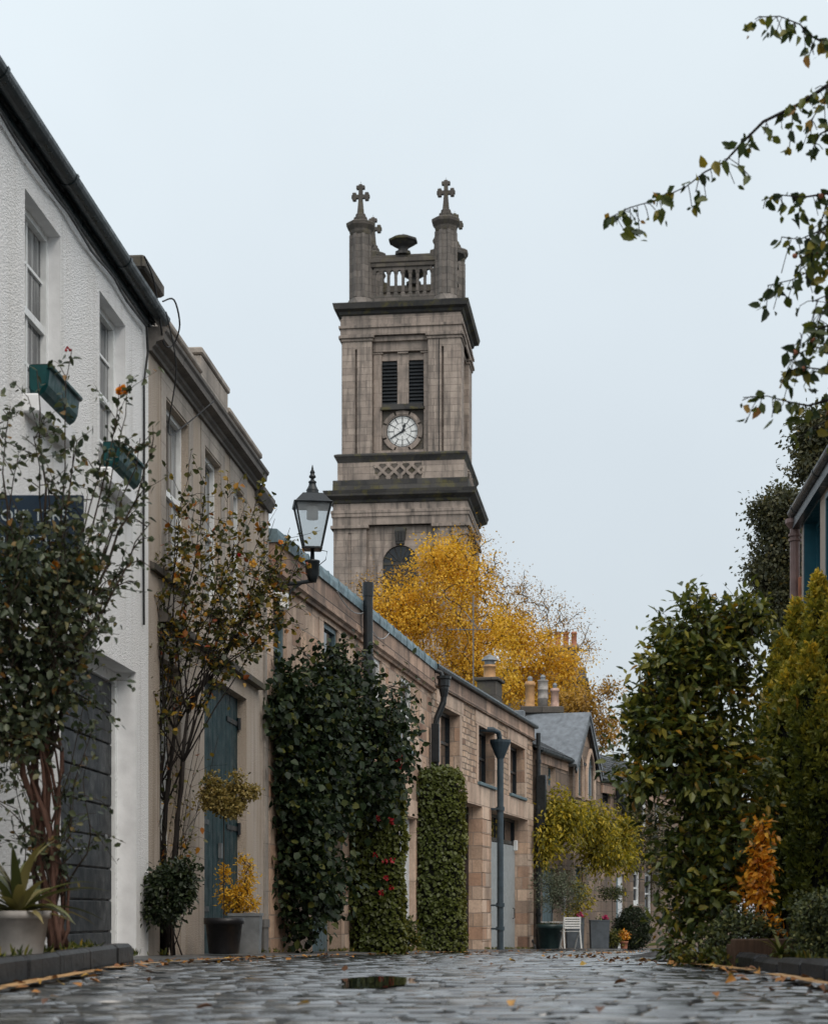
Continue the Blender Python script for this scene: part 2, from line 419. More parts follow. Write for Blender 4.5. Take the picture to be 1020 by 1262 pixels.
M['lf_wist'] = leafmat('yellow_green_leaf', [(0, (.08, .085, .012)), (.3, (.22, .20, .02)), (.6, (.40, .33, .03)), (.85, (.55, .40, .03)), (1, (.12, .12, .02))], .5, .35)
M['lf_magn'] = leafmat('glossy_green_leaf', [(0, (.018, .034, .012)), (.35, (.06, .088, .022)), (.62, (.14, .165, .04)), (.8, (.28, .27, .055)), (.93, (.30, .24, .03)), (1, (.40, .2, .02))], .36, .3, .5)
M['lf_dark'] = leafmat('dark_ivy_leaf', [(0, (.007, .014, .006)), (.5, (.016, .030, .013)), (.85, (.036, .056, .022)), (1, (.11, .115, .025))], .5, .22, .25)
M['lf_ivy'] = leafmat('clipped_ivy_leaf', [(0, (.018, .03, .008)), (.5, (.045, .066, .014)), (.85, (.09, .11, .022)), (1, (.16, .15, .03))], .45, .25)
M['lf_rose'] = leafmat('rose_leaf', [(0, (.022, .034, .02)), (.45, (.05, .068, .036)), (.8, (.10, .12, .065)), (.95, (.14, .13, .05)), (1, (.24, .12, .035))], .38, .25)
M['lf_rose2'] = leafmat('turning_rose_leaf', [(0, (.025, .035, .014)), (.35, (.06, .07, .02)), (.65, (.14, .12, .025)), (.85, (.28, .19, .025)), (.95, (.36, .15, .02)), (1, (.22, .05, .02))], .45, .3)
M['lf_over'] = leafmat('overhanging_leaf', [(0, (.02, .038, .022)), (.45, (.05, .075, .022)), (.8, (.13, .15, .03)), (.95, (.24, .19, .03)), (1, (.32, .13, .05))], .45, .35)
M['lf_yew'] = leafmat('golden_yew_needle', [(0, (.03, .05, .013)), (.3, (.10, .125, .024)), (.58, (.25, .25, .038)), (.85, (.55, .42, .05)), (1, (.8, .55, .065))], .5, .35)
M['lf_back'] = leafmat('far_dull_leaf', [(0, (.035, .042, .024)), (.5, (.075, .08, .04)), (.85, (.12, .11, .045)), (1, (.24, .16, .04))], .5, .25)
M['lf_orange'] = leafmat('orange_leaf', [(0, (.4, .13, .01)), (.4, (.8, .33, .025)), (.8, (.85, .48, .05)), (1, (.82, .5, .25))], .5, .35)
M['lf_hedge'] = leafmat('small_hedge_leaf', [(0, (.026, .04, .018)), (.5, (.07, .09, .035)), (.85, (.16, .18, .065)), (1, (.27, .25, .08))], .45, .2)
M['lf_varieg'] = leafmat('variegated_leaf', [(0, (.08, .06, .012)), (.35, (.24, .19, .05)), (.7, (.46, .36, .13)), (1, (.30, .20, .05))], .5, .25)
M['lf_olive'] = leafmat('olive_leaf', [(0, (.045, .06, .035)), (.5, (.11, .13, .08)), (1, (.2, .22, .15))], .5, .2)
M['lf_box'] = leafmat('box_leaf', [(0, (.01, .018, .008)), (.6, (.02, .035, .014)), (1, (.045, .06, .02))], .45, .15)
M['lf_spike'] = leafmat('sword_leaf', [(0, (.05, .06, .02)), (.5, (.11, .12, .04)), (1, (.24, .2, .09))], .45, .2)
M['lf_fern'] = leafmat('garden_plant_leaf', [(0, (.03, .045, .012)), (.5, (.08, .10, .02)), (.9, (.17, .16, .03)), (1, (.3, .2, .03))], .45, .3)
M['lf_fall'] = leafmat('fallen_leaf', [(0, (.09, .04, .02)), (.4, (.22, .09, .03)), (.75, (.45, .2, .04)), (1, (.55, .36, .08))], .5, .1)
M['petal_y'] = leafmat('apricot_petal', [(0, (.62, .32, .05)), (.6, (.75, .5, .12)), (1, (.7, .3, .03))], .5, .3)
M['petal_o'] = leafmat('orange_petal', [(0, (.7, .22, .02)), (1, (.78, .34, .03))], .5, .3)
M['petal_r'] = leafmat('red_petal', [(0, (.28, .008, .014)), (1, (.42, .015, .025))], .5, .2)
M['petal_p'] = leafmat('pink_petal', [(0, (.52, .03, .16)), (1, (.62, .10, .25))], .5, .3)

def mk_setts():
    t = NT('wet_setts'); a = t.n('ShaderNodeAttribute', attribute_name='rnd').outputs['Fac']
    co = t.coord()
    col = t.ramp(a, [(0, (.008, .011, .013)), (.5, (.03, .036, .041)), (.85, (.07, .078, .082)), (1, (.13, .13, .122))])
    col = t.mix(col, t.ramp(t.noise(co, 9, 6, .7), [(.3, .6), (.7, 1.3)]), .9, 'MULTIPLY')
    wet = t.noise(co, 1.1, 5, .6)
    fine = t.noise(co, 30, 5, .65)
    r1 = t.ramp(wet, [(.36, .08), (.62, .29)]); r2 = t.ramp(fine, [(.3, .8), (.7, 1.25)])
    r = t.mix(r1, r2, 1.0, 'MULTIPLY')
    t.b.inputs['Coat Weight'].default_value = 1; t.b.inputs['Coat IOR'].default_value = 1.55; t.l(t.mix(r, (.62, .62, .62), 1.0, 'MULTIPLY'), t.b.inputs['Coat Roughness'])
    return t.set(col, r, t.bump(fine, .0012, .7, t.bump(t.noise(co, 8, 4), .004)), spec=.8)
M['setts'] = mk_setts()
def mk_ground(name, c, rough, sc_, bump):
    t = NT(name); co = t.coord(); n = t.noise(co, sc_, 8, .65)
    return t.set(t.mix(c, t.ramp(n, [(.3, .55), (.7, 1.4)]), 1, 'MULTIPLY'), t.ramp(t.noise(co, sc_ * .4, 4), [(.35, rough * .5), (.65, rough)]), t.bump(n, bump), spec=.4)
M['grout'] = mk_ground('wet_grout', (.022, .023, .017), .6, 14, .012)
M['soil'] = mk_ground('dark_soil', (.03, .022, .016), .9, 14, .03)
M['kerbstone'] = stone('wet_black_kerbstone', (.012, .013, .015), (.034, .035, .037), (.01, .01, .01), .85, 3, .012, .3, 0, .34, .012)
M['paving'] = stone('wet_paving_stone', (.07, .073, .076), (.13, .132, .13), (.025, .025, .025), .7, .55, .006, .3, 0, .38, .01)
M['line'] = paint('worn_amber_road_paint', (.50, .30, .13), .55, .45, 0, .003, 9)
t = NT('puddle_water'); M['water'] = t.set((.012, .015, .016), .015, t.bump(t.noise(t.coord(), 5, 2), .0006), spec=.5)
def mk_pane():
    t = NT('clear_lantern_glass'); tr = t.n('ShaderNodeBsdfTransparent'); tr.inputs[0].default_value = (.9, .93, .94, 1)
    gl = t.n('ShaderNodeBsdfGlossy'); gl.inputs['Roughness'].default_value = .05
    fr = t.n('ShaderNodeFresnel', i_IOR=1.5); ms = t.n('ShaderNodeMixShader')
    t.l(fr.outputs[0], ms.inputs[0]); t.l(gl.outputs[0], ms.inputs[2])
    tl = t.n('ShaderNodeBsdfTranslucent'); tl.inputs[0].default_value = (.9, .93, .94, 1); df = t.n('ShaderNodeBsdfDiffuse'); df.inputs[0].default_value = (.85, .88, .9, 1); m1 = t.n('ShaderNodeMixShader'); m1.inputs[0].default_value = .5; m2 = t.n('ShaderNodeMixShader'); m2.inputs[0].default_value = .3
    t.l(tl.outputs[0], m1.inputs[1]); t.l(df.outputs[0], m1.inputs[2]); t.l(tr.outputs[0], m2.inputs[1]); t.l(m1.outputs[0], m2.inputs[2]); t.l(m2.outputs[0], ms.inputs[1]); t.l(ms.outputs[0], t.out.inputs['Surface'])
    return t.m
M['lantern_glass'] = mk_pane()
# ------------------------------------------------------------------ the ground, the lane, kerbs
ys = list(np.arange(-30, 80, 2.0)) + [100, 140, 200, 320, 600, 1500]
xs = [-900, -300, -100, -40, -15, -6, -2.5, 0, 2.5, 6, 15, 40, 100, 300, 900]
mb = MB(); vs = [(x, y, gz(y) - .017) for y in ys for x in xs]; nx = len(xs)
mb.add(vs, [(j * nx + i, j * nx + i + 1, (j + 1) * nx + i + 1, (j + 1) * nx + i) for j in range(len(ys) - 1) for i in range(nx - 1)])
tag(obj('ground', mb, M['grout']), kind='structure')

def sett_mesh():
    g = np.random.default_rng(5)
    cells = []; y = 1.6; row = 0
    while y < 66:
        p = .088 + .03 * g.random() if y < 25 else .15
        xl = -1.945 if y + p < 12.35 else wallX(y) + .48
        xr = 2.06 if y < 20 else 2.06 + (wallX(y) - wallX(20)) + min(1.2, (y - 20) * .1)
        x = xl - .0 + (g.random() * .1)
        while x < xr:
            w = g.uniform(.17, .34) if y < 25 else g.uniform(.22, .4)
            cells.append((x, min(x + w, xr + .1), y, y + p, row)); x += w
        y += p; row += 1
    c = np.array(cells); n = len(c)
    x0, x1, y0, y1 = c[:, 0] + .005, c[:, 1] - .005, c[:, 2] + .004, c[:, 3] - .004
    zc = np.array([gz(v) for v in (y0 + y1) / 2])
    xm = (x0 + x1) / 2
    bumpz = .007 * np.sin(xm * 1.7 + c[:, 2] * .9) + .006 * np.sin(c[:, 2] * 2.3 - xm * .8)      # the lane is uneven
    z = zc + bumpz * (1 - np.exp(-((xm + .19) / .5) ** 2 - ((y0 - 9.2) / 1.6) ** 2)) + g.normal(size=n) * .0042 - .026 * np.exp(-((xm + .19) / .36) ** 2 - ((y0 - 9.2) / 1.5) ** 2)
    skew = g.normal(size=n) * .007
    V = np.zeros((n, 16, 3))
    for k, (ins, dz) in enumerate(((0, -.05), (.003, -.02), (.012, -.004), (.03, .0015))):
        for j, (X_, Y_) in enumerate(((x0 + ins, y0 + ins), (x1 - ins, y0 + ins), (x1 - ins, y1 - ins), (x0 + ins, y1 - ins))):
            jit = g.normal(size=n) * (.004 if k else 0)
            V[:, k * 4 + j, 0] = X_ + jit; V[:, k * 4 + j, 1] = Y_ + skew + g.normal(size=n) * (.003 if k else 0)
            V[:, k * 4 + j, 2] = z + dz + (g.normal(size=n) * .0016 if k >= 2 else 0)
    b = (np.arange(n) * 16)[:, None]; Q = []
    for k in (0, 1, 2):
        for j in range(4):
            Q.append(b + np.array([k * 4 + j, k * 4 + (j + 1) % 4, (k + 1) * 4 + (j + 1) % 4, (k + 1) * 4 + j]))
    Q.append(b + np.array([12, 13, 14, 15]))
    o = arr_mesh('cobbled_road', V.reshape(-1, 3), np.concatenate(Q, 0), M['setts'], None, np.repeat(g.random(n), 16), True)
    return tag(o, kind='structure')
sett_mesh()
# a puddle in a dip of the lane
g_ = np.random.default_rng(3); mb = MB()
ring = [(-.2 + .2 * math.cos(a) * (1 + .22 * math.sin(3 * a + 1)), 9.25 + .8 * math.sin(a) * (1 + .18 * math.sin(2 * a)), -.010) for a in np.linspace(0, 2 * PI, 40, endpoint=False)]
mb.add(ring + [(-.2, 9.25, -.0099)], [(i, (i + 1) % 40, 40) for i in range(40)])
tag(obj('puddle', mb, M['water']), kind='structure')

# raised pavement by the white house, with kerb stones, and the flush strip further on
mb = MB(); mb.bbox(-4.2, -2.08, -4, 12.3, -.3, .118, .01); tag(obj('pavement', mb, M['paving']), kind='structure')
mb = MB(); y = -4.0
while y < 12.2:
    l = .78 + .2 * R.random(); y1 = min(y + l, 12.34); mb.bbox(-2.076 + R.normal() * .004, -1.95 + R.normal() * .008, y + .004, y1 - .004, -.3, .128 + R.normal() * .004, .022); y = y1
mb.bbox(-3.0, -1.955, 12.346, 12.47, -.3, .112, .02)
tag(obj('kerb', mb, M['kerbstone']), kind='structure')
mb = MB(); yy = list(np.arange(12.5, 70, 1.0)); vs = []
for v in yy:
    x = wallX(v); vs += [(x + .46, v, gz(v) - .12), (x + .44, v, gz(v) + .035), (x - .3, v, gz(v) + .06)]
fs = []
for j in range(len(yy) - 1):
    for k in (0, 1): fs.append((j * 3 + k, j * 3 + 3 + k, j * 3 + 4 + k, j * 3 + 1 + k))
mb.add(vs, fs); tag(obj('pavement_strip', mb, M['paving']), kind='structure')
# right-hand kerb and planted verge
mb = MB(); y = -4.0
while y < 11.6:
    l = .5 + .35 * R.random(); y1 = min(y + l, 11.7); mb.bbox(2.085 + R.normal() * .008, 2.22 + R.normal() * .006, y + .006, y1 - .006, -.3, .085 + R.normal() * .008, .025); y = y1
for k in range(4): mb.bbox(2.12 - .05 * k, 2.26 - .05 * k, 11.75 + k * .45, 12.15 + k * .45, -.3, .03 + R.normal() * .01, .03)
tag(obj('kerb', mb, M['kerbstone']), kind='structure')
mb = MB(); xs = np.linspace(2.2, 5.2, 16); yy = np.linspace(-4, 19.5, 60)
vs = [(x, v, gz(v) + .03 + (.04 * math.sin(x * 5 + v) * math.sin(v * 2.3) + .03 * R.random()) * min(1, (x - 2.1) * 2)) for v in yy for x in xs]
mb.add(vs, [(j * 16 + i, j * 16 + i + 1, (j + 1) * 16 + i + 1, (j + 1) * 16 + i) for j in range(59) for i in range(15)])
tag(obj('verge', mb, M['soil'], smooth=True), kind='structure')
# worn amber lines along both edges
def amber(name, pts, w=.06):
    g = np.random.default_rng(len(pts)); mb = MB(); P = [Vector(p) for p in pts]
    for a, b in zip(P[:-1], P[1:]):
        d = b - a; L = d.length; d.normalize(); n = Vector((d.y, -d.x)); s = 0.0
        while s < L:
            e = min(L, s + g.uniform(.12, .6))
            if g.random() < .78:
                q = a + d * s; r = a + d * e; w0, w1, o = w * g.uniform(.6, 1.2), w * g.uniform(.6, 1.2), g.normal() * .006
                mb.add([(q.x - n.x * w0 + o, q.y, gz(q.y) + .0245), (q.x + n.x * w0 + o, q.y, gz(q.y) + .0245), (r.x + n.x * w1 + o, r.y, gz(r.y) + .0245), (r.x - n.x * w1 + o, r.y, gz(r.y) + .0245)], [(0, 1, 2, 3)])
            s = e + g.uniform(0, .08)
    tag(obj(name, mb, M['line']), kind='structure')
amber('road_marking', [(-1.80, 5), (-1.83, 12.4), (-1.80, 15)] + [(wallX(v) + .62, v) for v in (17, 20, 24, 30, 38)], .05)
amber('road_marking', [(1.92, 4), (1.92, 11.5), (1.75, 12.6)], .045)
g_ = np.random.default_rng(18); C_, D_ = [], []
for k in range(120):
    if g_.random() < .62: y = g_.uniform(12.6, 46); x = wallX(y) + .03 + abs(g_.normal()) * .05; z0_ = gz(y) + .055
    else: y = g_.uniform(5, 12); x = (2.24 + abs(g_.normal()) * .06) if g_.random() < .6 else -2.07 - abs(g_.normal()) * .03; z0_ = .06 if x > 0 else .115
    for j in range(int(g_.integers(8, 26))): C_.append((x + abs(g_.normal()) * .04 * (1 if x < 3 else 1), y + g_.normal() * .07, z0_)); D_.append((g_.normal() * .6, g_.normal() * .6, .9))
C_ = np.array(C_); D_ = np.array(D_); n = len(C_); tag(leaves('weeds', C_, D_, g_.normal(size=(n, 3)), g_.uniform(.025, .085, n), g_.uniform(.008, .022, n), M['lf_fern'], seed=19), 'small weeds and moss growing along the foot of the walls and kerbs', 'weeds', kind='stuff')
# leaves blown on to the wet stones
g_ = np.random.default_rng(8); P = []
for k in range(620):
    y = 4.5 + 42 * g_.random() ** 1.6
    s = g_.random()
    if s < .45: x = wallX(y) + .52 + abs(g_.normal()) * .3 if y > 12.5 else -1.9 + abs(g_.normal()) * .2
    elif s < .88: x = (2.0 if y < 20 else 2.0 + wallX(y) - wallX(20)) - abs(g_.normal()) * .28
    else: x = g_.uniform(-1.6, 1.9) + (wallX(y) + 1.9 if y > 16 else 0)
    P.append((x, y, gz(y) + .026))
P = np.array(P); n = len(P); N = np.tile((0, 0, 1.0), (n, 1)) + g_.normal(size=(n, 3)) * .3; D = g_.normal(size=(n, 3)) * (1, 1, .12)
tag(leaves('fallen_leaves', P, D, N, g_.uniform(.03, .075, n), g_.uniform(.025, .05, n), M['lf_fall'], fold=.4, seed=8), 'scattered brown and amber leaves lying on the wet setts', 'fallen leaves', kind='stuff')
# ------------------------------------------------------------------ house helpers (house-local: x along the front, -y to the lane, z up)
def wallgrid(mb, u0, u1, w0, w1, ops, dep, thick=.0, cap=True):
    us = sorted({u0, u1, *[o[0] for o in ops], *[o[1] for o in ops]}); ws = sorted({w0, w1, *[o[2] for o in ops], *[o[3] for o in ops]})
    us = [u for u in us if u0 <= u <= u1]; ws = [w for w in ws if w0 <= w <= w1]
    for a, b in zip(us[:-1], us[1:]):
        for c, d in zip(ws[:-1], ws[1:]):
            um, wm = (a + b) / 2, (c + d) / 2
            if any(o[0] < um < o[1] and o[2] < wm < o[3] for o in ops): continue
            mb.quad((a, 0, c), (b, 0, c), (b, 0, d), (a, 0, d))
def reveal_parts(hs, ops, dep, m):
    for o in ops:
        mb = MB(); reveals(mb, [o], dep); obj('reveal', mb, m, hs)
def reveals(mb, ops, dep):
    for o in ops:
        a, b, c, d = o[:4]; e = o[4] if len(o) > 4 else dep
        mb.quad((a, 0, c), (a, e, c), (a, e, d), (a, 0, d)); mb.quad((b, 0, c), (b, 0, d), (b, e, d), (b, e, c))
        mb.quad((a, 0, d), (a, e, d), (b, e, d), (b, 0, d)); mb.quad((a, 0, c), (b, 0, c), (b, e, c), (a, e, c))
def shell(mb, u0, u1, w0, w1, depth):
    mb.quad((u0, 0, w0), (u0, depth, w0), (u0, depth, w1), (u0, 0, w1)); mb.quad((u1, 0, w0), (u1, 0, w1), (u1, depth, w1), (u1, depth, w0))
    mb.quad((u0, depth, w0), (u1, depth, w0), (u1, depth, w1), (u0, depth, w1))
def window(parent, a, b, c, d, y, fm, gm, bars=(1, 1), fw=.055, sash=True, name='window'):
    """sash window filling the opening a..b x c..d at depth y: outer frame, meeting rail, glazing bars; the pane is a sub-part"""
    mb = MB(); t = .06
    mb.box(a, a + fw, y - t, y, c, d); mb.box(b - fw, b, y - t, y, c, d)
    mb.box(a + fw, b - fw, y - t, y, d - fw, d); mb.box(a + fw, b - fw, y - t, y, c, c + fw * 1.3)
    if sash:
        m = (c + d) / 2; mb.box(a + fw, b - fw, y - t * .8, y - .004, m - .028, m + .028)
    for hcol in range(1, bars[0] + 1):
        x = a + (b - a) * hcol / (bars[0] + 1); mb.box(x - .012, x + .012, y - t * .55, y - .01, c + fw * 1.3, d - fw)
    for r in range(1, bars[1] + 1):
        z = c + (d - c) * (r / (bars[1] + 1))
        if sash and abs(z - (c + d) / 2) < .05: continue
        mb.box(a + fw, b - fw, y - t * .5, y - .012, z - .012, z + .012)
    f = obj(name, mb, fm, parent)
    p = MB(); p.box(a + fw * .5, b - fw * .5, y - .014, y - .006, c + fw * .5, d - fw * .5); obj('pane', p, gm, f)
    return f
def sill(parent, a, b, c, m, out=.08, h=.09, inn=.15, over=.06, name='sill'):
    mb = MB(); mb.bbox(a - over, b + over, -out, inn, c - h, c + .004, .012); return obj(name, mb, m, parent)
def plank_door(parent, a, b, c, d, y, m, n, name='door', horiz=False, gap=.01):
    mb = MB()
    for k in range(n):
        if horiz: z0 = c + (d - c) * k / n; mb.bbox(a, b, y, y + .05, z0 + gap / 2, z0 + (d - c) / n - gap / 2, .008)
        else: x0 = a + (b - a) * k / n; mb.bbox(x0 + gap / 2, x0 + (b - a) / n - gap / 2, y, y + .05, c, d, .008)
    mb.box(a, b, y + .03, y + .06, c, d)
    return obj(name, mb, m, parent)
def roof2(mb, u0, u1, w, depth, rise, ov=.15, drop=0.02, ridge=.5):
    r = depth * ridge; t = .07
    k = rise / r
    mb.extr([(-ov, w - ov * k + drop), (r, w + rise + drop), (r, w + rise + t + drop), (-ov, w - ov * k + t + drop)], u0, u1)
    k2 = rise / (depth - r)
    mb.extr([(r, w + rise + drop), (depth + ov, w - ov * k2 + drop), (depth + ov, w - ov * k2 + t + drop), (r, w + rise + t + drop)], u0, u1)
    for u in (u0 + .02, u1 - .02):
        mb.add([(u, 0, w), (u, depth, w), (u, r, w + rise + drop)], [(0, 1, 2)])
def chimney_pot(parent, x, y, z, r, h, m, cowl=None, style=0):
    mb = MB()
    prof = [(r * 1.02, 0), (r * 1.02, h * .06), (r * .97, h * .08), (r * .93, h * .82), (r * 1.12, h * .84), (r * 1.12, h * .93), (r * .98, h * .95), (r * .94, h), (r * .7, h), (r * .7, h - .1)]
    if style == 1: prof = [(r, 0), (r, h * .3), (r * 1.06, h * .31), (r * 1.06, h * .35), (r, h * .36), (r, h * .62), (r * 1.06, h * .63), (r * 1.06, h * .67), (r, h * .68), (r, h * .95), (r * 1.08, h * .96), (r * 1.08, h), (r * .75, h), (r * .75, h - .1)]
    mb.lathe(prof, 18, c=(x, y, z)); o = obj('chimney_pot', mb, m, parent, True)
    if cowl:
        mb = MB()
        if cowl == 'hat': mb.lathe([(r * .8, 0), (r * .8, .1), (r * 1.35, .1), (r * .9, .19), (.02, .25)], 14, c=(x, y, z + h + .004))
        else: mb.lathe([(r * .5, -.05), (r * .5, .07), (r * .6, .08), (r * .4, .14), (.02, .16)], 12, c=(x, y, z + h + .004))
        obj('cowl', mb, M['zinc'], o)
    return o
def gutter(parent, u0, u1, y, w, r, m, n=10, brk=.9):
    mb = MB(); pr = [(y + r * math.cos(a), w + r * math.sin(a)) for a in np.linspace(PI, 2 * PI, n)]
    pr += [(y + (r - .012) * math.cos(a), w + (r - .012) * math.sin(a)) for a in np.linspace(2 * PI, PI, n)]
    mb.extr(pr, u0, u1)
    x = u0 + .3
    while x < u1:          # union collars
        pr2 = [(y + (r + .006) * math.cos(a), w + (r + .006) * math.sin(a)) for a in np.linspace(PI * .98, 2.02 * PI, n)]
        mb.extr(pr2 + [(y, w - r * .9)], x, x + .05); x += brk
    return obj('gutter', mb, m, parent)
def downpipe(parent, x, y, z0, z1, r, m, hopper=True, collars=(), name='downpipe', hp=None):
    mb = MB(); mb.lathe([(r, z0), (r, z1)], 12, c=(x, y, 0))
    for z in collars:
        mb.lathe([(r * 1.28, z - .05), (r * 1.28, z + .05)], 12, c=(x, y, 0)); mb.box(x - r * 1.5, x + r * 1.5, y + .02, y + .16, z - .03, z + .03)
    if hopper: mb.lathe([(r, z1 - .02), (r * 1.2, z1), (r * 2.4, z1 + .26), (r * 2.4, z1 + .34), (r * 2.1, z1 + .34), (r * 2.0, z1 + .2)], 12, c=(x, y, 0))
    return obj(name, mb, m, parent, True) if False else obj(name, mb, m, parent)
def cornice_run(mb, prof, u0, u1): mb.extr(prof, u0, u1)

# ================================================================== white roughcast house
f = FW
hs = thing('white_house', 'white roughcast house with black gutter and deep white window reveals, nearest on the lane', 'house', (f.x0, f.y0, 0), f.rot)
U = f.u
top = hz(402, 16.4); U0 = f.uy(4.5); U1 = 0.0
w1 = (U(31), U(75), f.w(31, 487), f.w(75, 292)); w2 = (U(123), U(155), w1[2], w1[3])
w0 = (U(31) - 3.3, U(31) - 2.4, w1[2], w1[3]); w00 = (w0[0] - 1.9, w0[1] - 1.9, w1[2], w1[3])
gar = (U(168) - 2.45, U(168), -.6, f.w(168, 829), .24)
dr0 = (gar[0] - 2.6, gar[0] - 1.6, -.6, 2.2)
ops = [w1, w2, w0, w00, gar, dr0]
mb = MB(); wallgrid(mb, U0, U1, -.8, top, ops, .2); shell(mb, U0, U1, -.8, top, 6.5); obj('wall', mb, M['white_harl'], hs)
reveal_parts(hs, ops, .155, M['white_render'])
for o in (w00, w0, w1, w2):
    window(hs, *o, .155, M['white_paint'], M['glass_curtain'], (1, 3))
    sill(hs, o[0], o[1], o[2], M['white_render'], .11, .13, .14, .04)
mb = MB(); a, b, c, d = gar[:4]
mb.box(a, a + .09, .17, .24, c, d - .005); mb.box(b - .09, b, .17, .24, c, d - .005); mb.box(a + .09, b - .09, .17, .24, d - .1, d - .004); obj('door_frame', mb, M['white_paint'], hs)
plank_door(hs, a + .09, b - .09, -.1, d - .1, .2, M['slate_door'], 9, 'garage_door', True, .014)
plank_door(hs, dr0[0], dr0[1], -.1, dr0[3], .2, M['teal_door'], 6)
gutter(hs, U0, .12, -.105, top + .1, .075, M['gutter'], brk=1.7)
mb = MB(); mb.extr([(-.03, top - .015), (.02, top - .015), (.02, top + .17), (-.03, top + .17)], U0, .03); obj('fascia', mb, M['gutter'], hs)
mb = MB(); roof2(mb, U0 - .1, .1, top + .03, 6.5, 1.5, .04); obj('roof', mb, M['slate'], hs)
mb = MB(); g = np.random.default_rng(4)
pts = [(x, -.03 - .015 * abs(math.sin(x * 3)), top - .07 - .035 * abs(math.sin(x * 2.1))) for x in np.linspace(U0, -.25, 50)]
pts += [(-.18, -.035, top - .3)] + [(U(175) + .012 * math.sin(z * 3), -.018, z) for z in np.linspace(top - .6, f.w(175, 770), 14)]
mb.tube(pts, .011, 6)
mb.wire([(-.3, -.2, top + .12), (-.1, -.26, top + .2), (.1, -.27, top + .04), (.16, -.2, top - .12), (.05, -.14, top - .16), (-.1, -.13, top + .02), (-.3, -.12, top + .3), (-.6, -.1, top + .42)], .008, 6)
obj('cable', mb, M['cable'], hs)
hd = bpy.data.objects['garage_door']; mb = MB(); xm = (gar[0] + gar[1]) / 2; mb.tube([(xm - .1, .2, .86), (xm - .1, .14, .86), (xm + .1, .14, .86), (xm + .1, .2, .86)], .012, 6); obj('handle', mb, M['zinc'], hd)
mb = MB(); mb.lathe([(.03, 0), (.03, .012), (.02, .014)], 12, Matrix.Translation((gar[1] - .3, .2, 1.0)) @ Matrix.Rotation(PI / 2, 4, 'X')); obj('lock', mb, M['zinc'], hd)
ch = MB(); x, y = .12, .42
ch.bbox(x - .33, x + .28, y - .34, y + .5, top - .1, top + .42, .015); c_ = obj('chimney', ch, M['beige_harl'], hs)
mb = MB(); mb.bbox(x - .43, x + .38, y - .46, y + .62, top + .424, top + .55, .02); obj('cap_slab', mb, M['dark_stone'], c_)

def window_box(o, label):
    t = thing('window_box', label, 'window box', f.pt((o[0] + o[1]) / 2, 0, o[2]), f.rot, 'teal window boxes on the white house')
    hw = (o[1] - o[0]) / 2 - .03; z0 = .012
    mb = MB(); pr = [(-.09, z0), (-.27, z0), (-.33, z0 + .22), (-.335, z0 + .25), (-.31, z0 + .255), (-.30, z0 + .24), (-.06, z0 + .24), (-.05, z0 + .25), (-.09, z0 + .25)]
    pf = [(-.01, z0 + .06), (-.02, z0 + .02), (-.05, z0), (-.09, z0 + .005), (-.125, z0 + .03), (-.148, z0 + .075), (-.162, z0 + .185), (-.185, z0 + .19), (-.187, z0 + .205), (-.18, z0 + .215), (-.01, z0 + .215)]; mid_ = [(-.085 + (y_ + .085) * .8, z0 + .1 + (z_ - z0 - .1) * .86 + .012) for y_, z_ in pf]; vs_ = [(x_, y_, z_) for x_, q_ in ((-hw, mid_), (-hw + .035, pf), (hw - .035, pf), (hw, mid_)) for y_, z_ in q_]; mb.rings([vs_[i_ * 11:(i_ + 1) * 11] for i_ in range(4)]); obj('trough', mb, M['teal_box'], t)
    mb = MB(); mb.bbox(-hw + .02, hw - .02, -.155, -.03, z0 + .212, z0 + .222, .003); obj('compost', mb, M['soil'], t)
    return t
window_box(w1, 'teal window box under the first-floor window nearest the roadside rose')
window_box(w2, 'teal window box under the first-floor window beside the beige house')

# for-sale board, square to the wall
bd = thing('sale_board', 'navy board with pale lettering and a lighter blue band, half hidden by the rambling rose', 'sign', (-2.47, 11.5, 0), 0)
zt, zm, zb = hz(610, 11.5), hz(703, 11.5), hz(735, 11.5); xr = (103 - CX) * 11.5 / F + 2.47; xl = -.36
mb = MB(); mb.bbox(xl, xr, 0, .03, zm, zt, .004); obj('board', mb, M['sign_navy'], bd)
mb = MB(); mb.bbox(xl, xr - .01, 0, .03, zb - .04, zm - .003, .004); obj('band', mb, M['sign_blue'], bd)
mb = MB(); mb.bbox(xl - .05, xl - .003, -.01, .04, .1, zt + .02, .006); obj('post', mb, M['white_paint'], bd)
def text(s, x, z, size, m, parent, y=-.003, align='CENTER', name='lettering', rot=(PI / 2, 0, 0)):
    c = bpy.data.curves.new(name, 'FONT'); c.body = s; c.size = size; c.align_x = align; c.extrude = .0015; c.materials.append(m)
    t_ = bpy.data.objects.new('tmp', c); COL.objects.link(t_); dg = bpy.context.evaluated_depsgraph_get()
    me = bpy.data.meshes.new_from_object(t_.evaluated_get(dg)); bpy.data.objects.remove(t_); me.name = name
    if not me.materials: me.materials.append(m)
    o = bpy.data.objects.new(name, me); COL.objects.link(o); o.parent = parent; o.location = (x, y, z); o.rotation_euler = rot; return o
xc = (xl + xr) / 2
text('COULTERS', xc, hz(642, 11.5), .105, M['sign_text'], bd)
text('0131 603 7333', xc, hz(669, 11.5), .06, M['sign_text'], bd)
text('coulters.co.uk', xc, hz(680, 11.5), .045, M['sign_text'], bd)
text('FOR SALE', xc, hz(727, 11.5), .12, M['sign_text2'], bd)

